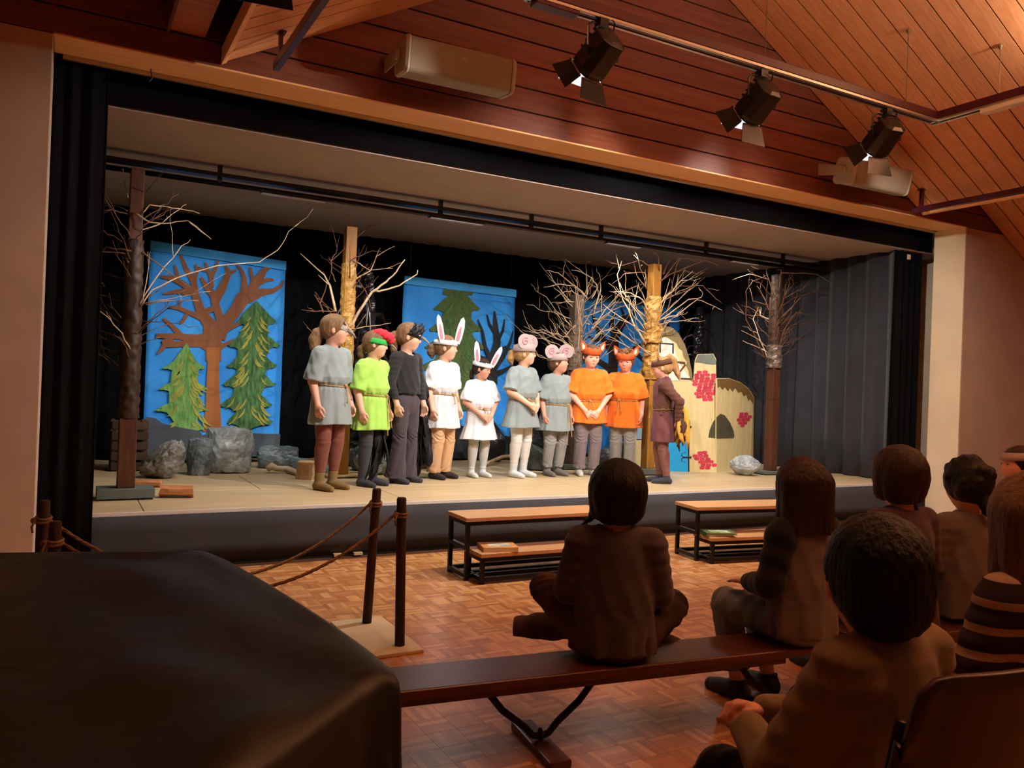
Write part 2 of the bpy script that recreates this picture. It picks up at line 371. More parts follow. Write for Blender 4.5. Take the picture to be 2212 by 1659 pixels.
door_in = mat('barn_door_metal', '#26262a', .25, .08, 20, metal=.6, spec=.7)
lamp_glow = mat('lamp_lens', '#ffffff', .2, .02, 5, emit='#fff3df', es=14)
def spotlight(loc, aim, label, lit=True, power=SPOT_W, stem=.048, size=1.0, cone=140):
    root = empty('stage_spotlight', loc, label=label, cat='spotlight', group='stage spotlights with barn doors')
    D = (Vector(aim) - Vector(loc)).normalized(); rz = math.atan2(D.x, D.y); el = math.asin(-D.z)
    # local: beam along +Y, tilted down; Mt turns local beam frame into root frame
    Mt = (Matrix.Rotation(-rz, 3, 'Z') @ Matrix.Rotation(-el, 3, 'X')).to_3x3()
    def T(v): return Mt @ (Vector(v) * size)
    def bd(mb, name, m, parent=root, **k):
        mb.v = [tuple(T(v)) for v in mb.v]; return mb.build(name, m, parent, **k)
    body = MB().add(*_octa([(-.15, .062, .07), (-.13, .105, .10), (.09, .115, .112), (.12, .112, .11)]))
    bo = bd(body, 'housing', black_metal, bevel=.006)
    for k in range(4):
        bd(MB().bx(-.08, .08, -.11 + k * .045, -.095 + k * .045, .098, .112), 'fin', black_metal, bo)
    bd(MB().tube([(0, .115, 0), (0, .135, 0)], .09, 18), 'lens', lamp_glow if lit else lens_w, smooth=False)
    bd(MB().tube([(0, .112, 0), (0, .14, 0)], .105, 20).tube([(0, .14, 0), (0, .112, 0)], .093, 20, cap=False), 'rim', black_metal)
    for k, (w0, w1, L, op) in enumerate(((.1, .125, .15, -17), (.1, .125, .15, 62), (.085, .12, .13, 40), (.085, .12, .13, 40))):
        ang = (0, math.pi, math.pi / 2, -math.pi / 2)[k]
        poly = [(-w0, 0), (w0, 0), (w1, L), (-w1, L)]
        Md = Matrix.Translation((0, .14, 0)) @ Matrix.Rotation(ang, 4, 'Y') @ Matrix.Translation((0, 0, .1)) @ Matrix.Rotation(-R(90 - op), 4, 'X')
        mb = MB().prism(poly, -.0025, .0025); mb.v = [tuple(Md @ Vector(v)) for v in mb.v]
        dd = bd(mb, 'barn_door', door_in)
        hb = MB().tube([(-w0 * .9, 0, 0), (w0 * .9, 0, 0)], .005, 6); hb.v = [tuple(Md @ Vector(v)) for v in hb.v]
        bd(hb, 'hinge', alu, dd)
    # yoke and clamp stay upright, turned with the beam heading only
    c, s_ = math.cos(rz), math.sin(rz)
    def Y(v): return Vector((v[0] * c + v[1] * s_, -v[0] * s_ + v[1] * c, v[2])) * size
    yk = MB().tube([Y((-.125, -.02, -.01)), Y((-.13, -.02, .15)), Y((-.09, -.02, .185)), Y((.09, -.02, .185)), Y((.13, -.02, .15)), Y((.125, -.02, -.01))], .011, 8, flat=.5)
    y_ = yk.build('yoke', black_metal, root)
    for k in (-1, 1): MB().tube([Y((k * .11, -.02, 0)), Y((k * .15, -.02, 0))], .022, 10).build('knob', black_metal, y_)
    MB().tube([Y((0, -.02, .18)), Y((0, -.02, .18 + stem))], .016, 8).build('stem', black_metal, root)
    MB().bx(-.035, .035, -.055, .015, .18 + stem - .05, .18 + stem).build('clamp', black_metal, root)
    pts = [Y((.02 + .05 * math.sin(t * 2.2), -.07 - .02 * math.cos(t * 3), .18 + stem - .02 - .05 * t + .012 * math.sin(t * 5))) for t in np.linspace(0, 3.2, 16)]
    MB().tube(pts, .005, 6).build('cable', black_metal, root, smooth=True)
    if lit:
        li = bpy.data.lights.new('stage_spot', 'SPOT'); li.energy = power; li.color = (1, .96, .91); li.spot_size = R(cone); li.spot_blend = .5; li.shadow_soft_size = .03
        lo = bpy.data.objects.new('stage_spot_beam', li); COL.objects.link(lo); lo.parent = root
        lo.location = T((0, .145, 0)); lo.rotation_euler = D.to_track_quat('-Z', 'Y').to_euler()
    return root
def _octa(rings):
    """barrel with chamfered square section; rings (y, half width, half height)"""
    V, F = [], []
    for y, a, b in rings:
        q = .55; V += [(a, y, -b * q), (a, y, b * q), (a * q, y, b), (-a * q, y, b), (-a, y, b * q), (-a, y, -b * q), (-a * q, y, -b), (a * q, y, -b)]
    for i in range(len(rings) - 1):
        for k in range(8): F.append((i * 8 + k, i * 8 + (k + 1) % 8, (i + 1) * 8 + (k + 1) % 8, (i + 1) * 8 + k)[::-1])
    F.append(tuple(range(8))); F.append(tuple(reversed(range((len(rings) - 1) * 8, len(rings) * 8))))
    return V, F
spotlight((3.04, TY, 3.62), (2.3, 8.2, .9), 'black spotlight on the track, leftmost of the three beside the first speaker')
spotlight((4.51, TY, 3.60), (4.4, 8.3, .9), 'black spotlight in the middle of the track')
spotlight((5.96, TY, 3.60), (6.7, 8.0, .9), 'black spotlight on the track above the right-hand speaker')
# a fourth one, only its doors reach into the picture at the top left
spotlight((.70, 3.62, 3.34), (1.55, 9.3, 1.5), 'black spotlight cut off by the top edge of the picture', power=SPOT_W * .75, stem=.30, cone=30)

speaker_m = mat('cream_speaker_grille', '#94866f', .6, .05, 6, bump=.1, bscale=400)
speaker_f = mat('cream_plastic', '#a89a84', .45, .04, 6)
def speaker(loc, rz, tilt, L, label):
    r = empty('wall_speaker', loc, label=label, cat='speaker', group='cream wall speakers on the gable'); r.rotation_euler = (R(tilt), 0, rz)
    # rounded wedge section swept along X; local -Y is the front
    sec = []
    def arc(cx, cz, rad, a0, a1, n=5):
        for i in range(n): a = R(a0 + (a1 - a0) * i / (n - 1)); sec.append((cx + rad * math.cos(a), cz + rad * math.sin(a)))
    arc(-.09, -.085, .04, 180, 270); arc(.07, -.08, .045, 270, 360); arc(.07, .08, .045, 0, 90); arc(-.09, .085, .04, 90, 180)
    mb = MB(); n = len(sec)
    for x, sc in ((-L / 2 + .012, 1), (L / 2 - .012, 1)):
        pass
    mb.add([(x, a * s, b * s) for x, s in ((-L / 2 + .014, .97), (-L / 2 + .02, 1), (L / 2 - .02, 1), (L / 2 - .014, .97)) for a, b in sec],
           [(i * n + k, i * n + (k + 1) % n, (i + 1) * n + (k + 1) % n, (i + 1) * n + k) for i in range(3) for k in range(n)] + [tuple(range(n)), tuple(range(3 * n, 4 * n))][0:2])
    mb.build('grille_body', speaker_m, r, smooth=False)
    for k in (-1, 1):
        cp = MB().add([(x, a * s, b * s) for x, s in ((k * (L / 2 - .016), 1.03), (k * (L / 2 - .002), 1.05), (k * (L / 2 + .018), .98), (k * (L / 2 + .022), .85)) for a, b in sec],
            [(i * n + q, i * n + (q + 1) % n, (i + 1) * n + (q + 1) % n, (i + 1) * n + q) for i in range(3) for q in range(n)] + [tuple(range(3 * n, 4 * n)), tuple(range(n))])
        cp.build('end_cap', speaker_f, r)
        br = MB()
        br.prism([(0.10, -.05), (.33, -.06), (.33, .06), (.10, .05), (-.02, .045), (-.045, 0), (-.02, -.045)], k * (L / 2 + .024), k * (L / 2 + .036))
        br.v = [(y, x, z) for x, y, z in br.v]
        b = br.build('bracket', speaker_f, r, bevel=.004, solid=0)
        MB().tube([(k * (L / 2 + .018), 0, 0), (k * (L / 2 + .055), 0, 0)], .035, 16).build('pivot', speaker_f, b)
    MB().bx(-.02, .02, -.134, -.13, .03, .045).build('badge', speaker_f, r)
    return r
speaker((2.40, 5.38, 3.68), R(-2), 6, .82, 'cream box speaker on the gable, left of the spotlights')
speaker((7.02, 5.38, 3.62), R(-2), 14, .80, 'cream box speaker on the gable at the right end')
for x, y1, nm in ((1.14, 5.47, 'left'), (7.95, 5.58, 'right')):
    r = empty('ceiling_rail', (x, y1, 3.44), label='dark red rail under the %s ceiling slope' % nm, cat='rail', group='dark red ceiling rails')
    MB().bx(-.022, .022, -9.5, 0, -.03, .03).build('bar', maroon, r, bevel=.004)
    for yy in (-.1, -2.0, -4.0):
        zt = z_raft(x) - 3.44
        MB().bx(-.012, .012, yy - .02, yy + .02, .03, zt).bx(-.03, .03, yy - .035, yy + .035, zt - .012, zt).build('bracket', maroon, r)
for x, y0, y1 in ((ox + hx, -4.9, -1.3), (ox - hx, -4.9, -1.3)): MB().bx(x - .03, x + .03, y0, y1, .076, .085).build('fill_glow_strip', mat('fill_glow', '#fff2dc', .4, .02, 5, emit='#ffdcb0', es=3), tr)  # glowing strips added beneath the fill lights, not part of the track
# added area lights above the track, fill for the ceiling, no real fixtures
def ceiling_fill(loc, sx, sy, p):
    li = bpy.data.lights.new('added_ceiling_fill', 'AREA'); li.shape = 'RECTANGLE'; li.size = sx; li.size_y = sy; li.energy = p; li.color = (1, .86, .72)
    o = bpy.data.objects.new('added_ceiling_fill', li); COL.objects.link(o); o.location = loc; o.rotation_euler = (math.pi, 0, 0)
ceiling_fill((TX1, 1.4, TZ + .1), .08, 3.6, FILL_W); ceiling_fill((TX0, 1.4, TZ + .1), .08, 3.6, FILL_W * .75)
# ================================================================== stage props
from mathutils import noise
CAMP = Vector((0, 0, CAM_Z))
def ray(x, y): return cf + cr * ((x - 1106) / 1739.94) - cu * ((y - 829.5) / 1739.94)
def at(x, y, Y):                       # point of the upright plane y = Y seen at a pixel of the photo
    d = ray(x, y); return CAMP + d * (Y / d.y)
def ground(x, y, z=SZ):                # point of the stage floor (or z) seen at a pixel
    d = ray(x, y); return CAMP + d * ((z - CAM_Z) / d.z)
def crumple(p, s, seed=0):
    q = Vector(p) * s + Vector((seed * 7.1, seed * 3.7, seed * 1.9))
    return noise.noise(q) + .55 * (1 - 2 * abs(noise.noise(q * 2.3))) * .6 + .3 * noise.noise(q * 4.7)

sky_blue = mat('painted_sky_blue', '#3aa0f2', .75, .2, 2.2, (1, 1, .7), col2='#2482dc', bump=.35, bscale=9)
hem_blue = mat('painted_blue_hem', '#3e9ce0', .75, .12, 3, bump=.3, bscale=12)
bark_paint = mat('painted_brown_bark', '#7d4c36', .8, .15, 4, (3, 1, 1), col2='#8a5632')
trunk_paint = mat('painted_ochre_trunk', '#9a5d30', .8, .12, 4)
pine_dark = mat('painted_dark_pine', '#4f7a42', .8, .3, 14, (3, 1, .8), col2='#2a4a2c', bump=.3, bscale=14)
pine_light = mat('painted_light_pine', '#78a557', .8, .25, 14, (3, 1, .8), col2='#4f7d3c', bump=.3, bscale=14)
pine_olive = mat('painted_olive_pine', '#55652f', .8, .3, 10, (1.5, 1, 1.2), col2='#3d5430', bump=.3, bscale=14)
stroke_m = mat('yellow_green_brush_stroke', '#93903c', .8, .2, 8)
grey_paint = mat('painted_grey_ground', '#4d545b', .8, .25, 2.5, col2='#3a3f46', bump=.3, bscale=9)
black_paint = mat('painted_black_ground', '#202427', .8, .3, 3)
white_line = mat('unpainted_canvas_edge', '#b9d3ea', .8, .1, 5)

def banner(name, x0, x1, z0, z1, Y, label, ztl=0):
    r = empty(name, ((x0 + x1) / 2, Y, z0), label=label, cat='backdrop')
    w, h = (x1 - x0) / 2, z1 - z0
    def fn(u, v):
        x = -w + 2 * w * u; zz = h * v + ztl * (1 - u) * v
        return (x, .012 * math.sin(u * 9 + v * 3) * (.4 + .6 * (1 - v)) + .006 * math.sin(v * 17 + u * 5), zz)
    MB().grid(fn, 30, 36).build('canvas', sky_blue, r, smooth=True, solid=.004)
    MB().prism([(-w, h - .10 + ztl), (w, h - .10), (w, h + .002), (-w, h + .002 + ztl)], -.03, -.022).build('top_hem', hem_blue, r, bevel=.003)
    for s in (-.9, .9): MB().tube([(s * w, 0, h), (s * w, 0, ZC - z0)], .0025, 5).build('string', wire, r)
    return r
def flat(root, poly, m, name, lay, Y, sub_=None):
    """outline traced in the plane y = Y, cut out as a thin layer on the canvas"""
    q = [at(x, y, Y) - Vector(root.location) for x, y in poly]
    return MB().prism([(v.x, v.z) for v in q], -.022 - .004 * lay, -.016 - .004 * lay).build(name, m, sub_ or root)
def strokes(root, lines, m, name, lay, Y, parent=None):
    mb = MB()
    for li, ln in enumerate(lines):
        pts = [at(x, y, Y) - Vector(root.location) for x, y, _ in ln]; ws = [k for _, _, k in ln]; n = len(pts); V = []
        y0, y1 = -.022 - .004 * lay - .00012 * (li % 30), -.016 - .004 * lay
        for i, p in enumerate(pts):
            t = pts[min(i + 1, n - 1)] - pts[max(i - 1, 0)]; nn = Vector((-t.z, 0, t.x)).normalized() * (ws[i] / 156 / 2)
            V += [(p.x + nn.x, y0, p.z + nn.z), (p.x - nn.x, y0, p.z - nn.z), (p.x - nn.x, y1, p.z - nn.z), (p.x + nn.x, y1, p.z + nn.z)]
        F = [(i * 4 + k, (i + 1) * 4 + k, (i + 1) * 4 + (k + 1) % 4, i * 4 + (k + 1) % 4) for i in range(n - 1) for k in range(4)] + [(0, 1, 2, 3), tuple(4 * n - 4 + k for k in (3, 2, 1, 0))]
        mb.add(V, F)
    return mb.build(name, m, parent or root)
def S(ox, oy, k, pts): return [(ox + x * k, oy + y * k) + ((p[2] * k,) if len(p) > 2 else ()) for p in pts for x, y in [p[:2]]]

# ---- banner 1: bare oak between two firs
Y1 = 9.4
b1 = banner('painted_backdrop', .72, 2.15, .47, 2.71, Y1, 'tall blue painted backdrop with a bare brown tree between two firs', .07)
kA = 340 / 2014
def A(*p): return S(300, 500, kA, p)
oak = [A((950, 1659, 150), (950, 1450, 150), (940, 1300, 190), (900, 1180, 130), (800, 1050, 90), (715, 800, 70), (700, 640, 60), (600, 480, 45), (525, 300, 22)),
 A((1000, 1350, 170), (1090, 1180, 110), (1230, 1020, 120), (1330, 850, 140), (1420, 780, 110), (1510, 640, 90), (1600, 500, 60), (1690, 430, 40)),
 A((1010, 1250, 90), (1040, 1120, 80), (985, 960, 70), (960, 820, 80), (870, 720, 60), (790, 590, 24)),
 A((980, 880, 80), (1060, 730, 80), (1130, 570, 60), (1140, 500, 40), (1100, 440, 24)), A((1120, 560, 40), (1240, 495, 24)),
 A((1340, 780, 70), (1345, 600, 50), (1310, 500, 36), (1250, 425, 22)), A((1380, 850, 130), (1560, 780, 80), (1720, 760, 50), (1810, 700, 34), (1850, 630, 16)),
 A((1470, 680, 50), (1440, 560, 36), (1425, 460, 22)), A((1540, 660, 50), (1640, 620, 40), (1720, 620, 26)),
 A((930, 720, 40), (920, 580, 44), (880, 500, 34), (845, 400, 20)), A((920, 590, 44), (980, 470, 34), (1010, 375, 22)), A((890, 510, 40), (745, 470, 30)),
 A((705, 640, 46), (740, 500, 30), (720, 425, 20)), A((690, 780, 60), (570, 680, 60), (430, 600, 56), (270, 580, 24)), A((500, 600, 40), (455, 430, 20)),
 A((650, 780, 70), (480, 770, 44), (310, 800, 18)), A((820, 1100, 80), (640, 1040, 44), (500, 980, 40), (380, 970, 20)), A((610, 1060, 30), (560, 1150, 34), (520, 1185, 16)), A((520, 960, 24), (515, 880, 14)),
 A((1000, 975, 60), (900, 1005, 60), (800, 1070, 70)), A((900, 1420, 200), (700, 1370, 80), (480, 1340, 60), (220, 1335, 44)), A((530, 1330, 60), (430, 1220, 44), (310, 1115, 24)),
 A((800, 1420, 100), (560, 1440, 60), (330, 1440, 70), (300, 1500, 40), (235, 1570, 12)), A((420, 1360, 60), (300, 1430, 44)),
 A((1050, 1280, 80), (1180, 1220, 50), (1310, 1165, 30)), A((1000, 1480, 100), (1090, 1450, 40), (1210, 1390, 26))]
tr1 = strokes(b1, oak, bark_paint, 'painted_oak', 1, Y1)
kB = 340 / 1880
def Bq(*p): return S(300, 740, kB, p)
strokes(b1, [Bq((880, 60, 130), (885, 250, 105), (880, 500, 118), (880, 800, 135), (870, 1060, 175))], trunk_paint, 'trunk', 2, Y1, tr1)
def fir(root, tip, base, tiers, m, name, lay, Y, nstroke, seed, stroke_mat):
    rr = random.Random(seed); (tx, ty), (bx, by) = tip, base; L, Rr = [], []
    for i, (f, wl, wr_) in enumerate(tiers):
        y = ty + (by - ty) * f; cx = tx + (bx - tx) * f
        h_ = (by - ty); k = .60 if i < len(tiers) - 1 else .5
        for Q, sg, wd in ((L, -1, wl), (Rr, 1, wr_)):
            for a_, b_ in ((.55, -.075), (.78, -.035), (.9, -.012), (1, 0), (.96, .012), (.86, .020), (.78, .016), (k, .03)):
                Q.append((cx + sg * wd * a_ + rr.uniform(-1.5, 1.5), y + h_ * b_ + rr.uniform(-1, 1)))
    o = flat(root, [tip] + Rr + [base] + L[::-1], m, name, lay, Y)
    ln = []
    for i in range(nstroke):
        f = rr.uniform(.12, .92); y = ty + (by - ty) * f; cx = tx + (bx - tx) * f; w = 18 + 60 * f
        s = rr.choice((-1, 1)); x0 = cx + s * rr.uniform(.05, .5) * w; L_ = rr.uniform(10, 26)
        ln.append([(x0, y, 1), (x0 + s * L_ * .2, y + L_ * .45, 3.2), (x0 + s * L_ * .5, y + L_ * .8, 3), (x0 + s * L_ * .85, y + L_, .8)])
    strokes(root, ln, stroke_mat, 'brush_stroke', lay + 1, Y, o)
    return o
fir(b1, (553, 650), (530, 930), [(.16, 38, 46), (.34, 54, 58), (.5, 52, 56), (.64, 58, 56), (.8, 60, 52), (.93, 42, 56)], pine_dark, 'painted_fir', 3, Y1, 60, 3, stroke_m)
fir(b1, (402, 741), (402, 930), [(.28, 52, 40), (.52, 62, 46), (.76, 68, 48), (.97, 50, 40)], pine_light, 'painted_fir', 4, Y1, 40, 5, stroke_m)
flat(b1, [(315, 900), (335, 903), (352, 915), (400, 925), (430, 930), (436, 940), (470, 930), (560, 936), (604, 937), (602, 968), (560, 985), (420, 990), (314, 985)], grey_paint, 'painted_rock_ground', 5, Y1)
# ---- banner 2: big fir and dark bare tree
b2 = banner('painted_backdrop', 3.60, 5.18, .44, 2.66, Y1, 'blue painted backdrop with one large olive fir behind the rabbit children', .03)
fir(b2, (988, 610), (985, 890), [(.08, 34, 34), (.2, 52, 48), (.36, 62, 52), (.5, 72, 60), (.66, 86, 66), (.82, 90, 70), (.95, 60, 60)], pine_olive, 'painted_fir', 1, Y1, 70, 9, pine_dark)
strokes(b2, [[(1062, 830, 22), (1062, 780, 18), (1072, 740, 16), (1068, 700, 10), (1066, 672, 3)], [(1062, 800, 14), (1085, 770, 10), (1100, 740, 6), (1106, 715, 2)], [(1064, 790, 12), (1046, 750, 8), (1040, 715, 5), (1030, 690, 2)],
    [(1070, 740, 10), (1084, 715, 6), (1088, 690, 2)], [(1068, 720, 8), (1055, 700, 5), (1050, 680, 2)], [(1070, 760, 10), (1090, 750, 6), (1104, 756, 2)], [(1060, 780, 8), (1040, 772, 5), (1028, 765, 2)], [(1064, 810, 14), (1088, 800, 8), (1102, 790, 3)], [(1062, 820, 12), (1044, 800, 7), (1034, 795, 3)]], black_paint, 'painted_bare_tree', 3, Y1)
flat(b2, [(880, 990), (890, 950), (930, 925), (975, 915), (1020, 925), (1062, 905), (1085, 940), (1107, 945), (1104, 990)], black_paint, 'painted_rock_ground', 4, Y1)
# ---- banner 3: dark branching tree on blue
Y3 = 9.62
c0, c1 = at(1256, 645, Y3), at(1470, 660, Y3)
b3 = banner('painted_backdrop', c0.x, c1.x, .44, (c0.z + c1.z) / 2, Y3, 'dim blue painted backdrop with a dark branching tree behind the fox children')
br3 = [[(1318, 900, 30), (1322, 800, 26), (1325, 730, 26), (1340, 700, 20), (1362, 680, 12), (1375, 668, 5)], [(1322, 760, 18), (1300, 730, 14), (1285, 700, 10), (1278, 680, 4)], [(1325, 730, 16), (1318, 700, 12), (1325, 680, 8), (1322, 668, 3)],
    [(1325, 780, 18), (1355, 760, 14), (1385, 745, 10), (1400, 720, 5)], [(1322, 800, 16), (1290, 780, 12), (1268, 770, 5)], [(1340, 700, 12), (1345, 680, 8), (1340, 665, 3)], [(1365, 755, 10), (1380, 770, 8), (1395, 785, 4)],
    [(1322, 840, 18), (1360, 820, 12), (1400, 815, 8), (1430, 790, 4)], [(1320, 830, 16), (1290, 830, 12), (1268, 850, 5)], [(1385, 745, 8), (1410, 750, 6), (1440, 740, 3)], [(1300, 730, 8), (1282, 735, 6), (1268, 725, 3)],
    [(1322, 870, 18), (1300, 890, 12), (1270, 900, 8)], [(1325, 870, 18), (1370, 860, 12), (1390, 880, 8)], [(1440, 700, 6), (1448, 730, 6), (1455, 770, 5)], [(1400, 720, 6), (1420, 705, 5), (1438, 690, 3)]]
strokes(b3, br3, mat('painted_dark_brown', '#2a1d1c', .8, .1, 5), 'painted_tree', 1, Y3)

# ------------------------------------------------------------------ twig trees on posts
post_brown = mat('brown_stained_post', '#5a3420', .6, .2, 5, (6, 6, 1), col2='#4a2a1b')
post_gold = mat('ochre_stained_post', '#a9772e', .5, .14, 5, (6, 6, 1), col2='#946326')
gold_paper = mat('gold_crumpled_paper', '#b98c42', .45, .2, 10, col2='#9a6f2c', spec=.5)
bark_paper = mat('dark_crumpled_paper', '#44301f', .55, .25, 12, col2='#2b1d15', spec=.4)
grey_bark = mat('grey_brown_bark', '#6d5a4a', .7, .2, 10, (4, 4, 1), col2='#544337')
twig_l = mat('pale_peeled_twig', '#c9b08c', .6, .2, 12, col2='#a98a68')
twig_b = mat('brown_twig', '#7a543a', .7, .2, 12, col2='#5e3f2c')
base_green = mat('green_grey_board', '#5a625a', .7, .15, 4)
base_wood = mat('raw_chip_board', '#b49566', .8, .2, 20, col2='#9a7c50')
def jitter_path(a, b, n, wob, rr, droop=0):
    a, b = Vector(a), Vector(b); out = []
    for i in range(n):
        t = i / (n - 1); p = a.lerp(b, t)
        if 0 < i: p = p + Vector((rr.uniform(-1, 1), rr.uniform(-1, 1), rr.uniform(-1, 1))) * wob * (.4 + t)
        p.z -= droop * t * t; out.append(p)
    return out
def twig(root, pts, r, m, rr, kids=2):
    mb = MB(); n = len(pts)
    r *= 1.25
    mb.tube(pts, [max(.002, r * (1 - .7 * i / (n - 1))) for i in range(n)], 6)
    L = (pts[-1] - pts[0]).length
    for k in range(kids):
        i = rr.randint(max(1, n // 3), n - 2); d = (pts[i + 1] - pts[i]).normalized()
        e = pts[i] + (d * rr.uniform(.5, 1) + Vector((rr.uniform(-1, 1), rr.uniform(-.6, .6), rr.uniform(-.4, 1))) * .75) * L * rr.uniform(.22, .42)
        q = jitter_path(pts[i], e, 5, L * .018, rr); mb.tube(q, [r * .5, r * .42, r * .33, r * .25, r * .16], 5)
    zm = 2.985 - root.location.z; mb.v = [(x, y, min(z, zm)) for x, y, z in mb.v]
    return mb.build('branch', m, root, smooth=True)
def wrap(root, zs, rad, m, seed, nm='paper_wrap', amp=.25, n=22, smooth=False):
    z0, z1 = zs; nz = max(6, int((z1 - z0) / .018))
    def fn(u, v):
        a = 2 * math.pi * u; z = z0 + (z1 - z0) * v; rb = rad(v) if callable(rad) else rad
        q = (math.cos(a) * 2.2, math.sin(a) * 2.2, z * 26); d = crumple(q, .8, seed)
        rb *= 1 + amp * d; return (rb * math.cos(a), rb * math.sin(a), z)
    mb = MB().grid(fn, n, nz, closed=True)
    return mb.build(nm, m, root, smooth=smooth)
def post_tree(name, foot, ztop, w, m, label, base, base_m, lean=0, pieces=2, thin_top=None):
    r = empty(name, (foot.x, foot.y, SZ), label=label, cat='stage tree'); h = ztop - SZ
    bw, bd, bh = base
    MB().bx(-bw / 2, bw / 2, -bd / 2, bd / 2, .012, bh).build('base_board', base_m, r, bevel=.004)
    for sx in (-1, 1): MB().bx(sx * bw * .4 - .03, sx * bw * .4 + .03, -bd / 2 + .02, bd / 2 - .02, 0, .012).build('foot', base_m, r)
    zc = .42 * h if not thin_top else thin_top; wt = w if not thin_top else w * .78
    MB().box((0, 0, bh + (zc - bh) / 2), (w, w, zc - bh)).build('lower_post', m, r, bevel=.006)
    p = MB().box((lean * .5, 0, zc + (h - zc) / 2), (wt, wt, h - zc), Matrix.Rotation(lean / (h - zc) if h > zc else 0, 3, 'Y')).build('upper_post', m, r, bevel=.006)
    return r
def branches_px(root, Yt, lines, rr, default_m):
    """leading branches traced in the photo, each swung to its own depth off the trunk"""
    for ln in lines:
        dy = rr.uniform(-.35, .35); m = ln[0] or default_m; rad = ln[1]; pts = ln[2]; n = len(pts); q = []
        for i, (x, y) in enumerate(pts):
            q.append(at(x, y, Yt + dy * (i / (n - 1)) - .06) - Vector(root.location))
        dense = []
        for i in range(n - 1):
            for t in (0, .33, .66): dense.append(q[i].lerp(q[i + 1], t) + Vector((rr.uniform(-1, 1), rr.uniform(-1, 1), rr.uniform(-1, 1))) * .006 * (i + t > 0))
        dense.append(q[-1]); zmax = 2.98 - root.location.z
        for v in dense: v.z = min(v.z, zmax - .004 * abs(v.x))
        twig(root, dense, rad, m, rr, ln[3] if len(ln) > 3 else 1)
def random_branches(root, n, zlo, zhi, L, up, rr, m, r0=.006, sx=1.0, kids=2):
    for k in range(n):
        z = rr.uniform(zlo, zhi); a = rr.uniform(0, 2 * math.pi); l = rr.uniform(.5, 1) * L
        d = Vector((math.cos(a) * sx, math.sin(a) * .8, rr.uniform(*up))).normalized()
        twig(root, jitter_path((math.cos(a) * .05, math.sin(a) * .05, z), Vector((0, 0, z)) + d * l, 8, l * .03, rr), r0 * rr.uniform(.6, 1.1), m, rr, kids)
k1_, k3_, k4_ = 280 / 1452, 280 / 1452, 380 / 2101
def P8(*p): return S(200, 340, k1_, p)
def P3(*p): return S(640, 480, k3_, p)
def P4(*p): return S(1180, 520, k4_, p)
rr = random.Random(11)
# tall dark tree at the left front
f = ground(270, 1076)
t1 = post_tree('twig_tree', f, 2.95, .125, post_brown, 'tall dark brown post tree with bare twigs at the left front', (.40, .26, .085), base_green, lean=-.0, thin_top=.62)
wrap(t1, (.62, 2.0), lambda v: .075 - .012 * v, bark_paper, 3, amp=.16, n=30, smooth=True)
branches_px(t1, f.y, [(twig_l, .005, P8((560, 620), (650, 525), (880, 560), (1000, 580), (1200, 630))), (twig_l, .006, P8((460, 620), (650, 735), (880, 735), (1070, 715), (1330, 915))), (twig_l, .004, P8((560, 810), (780, 740), (950, 590), (1050, 525))),
    (twig_b, .005, P8((560, 1060), (850, 1290), (1050, 1440), (1300, 1560))), (twig_l, .005, P8((530, 1640), (700, 1350), (1000, 1000), (1095, 920))), (twig_l, .005, P8((600, 1650), (900, 1600), (1190, 1610))), (twig_l, .004, P8((560, 1640), (1000, 1560), (1320, 1500))),
    (twig_b, .006, P8((400, 1180), (300, 1000), (270, 910))), (twig_b, .006, P8((430, 1050), (150, 1010), (60, 1080), (70, 1350), (85, 1500))), (twig_b, .005, P8((450, 1120), (330, 1360), (80, 1280))), (twig_l, .003, P8((400, 450), (335, 240), (350, 40))),
    (twig_b, .004, P8((390, 600), (280, 540), (130, 535))), (twig_l, .004, P8((560, 1640), (620, 1300), (620, 1060))), (twig_b, .003, P8((600, 380), (720, 230), (850, 120))), (twig_l, .006, [(284, 760), (262, 720), (240, 690), (208, 665)]), (twig_l, .005, [(306, 660), (330, 625), (380, 600), (470, 575), (560, 565), (600, 540), (625, 500), (650, 478)]),
    (twig_l, .004, [(300, 745), (320, 735), (345, 728)]), (twig_b, .004, [(300, 720), (330, 690), (370, 660)])], rr, twig_b)
random_branches(t1, 24, .95, 2.2, .55, (-.1, .9), rr, twig_b, .0045)
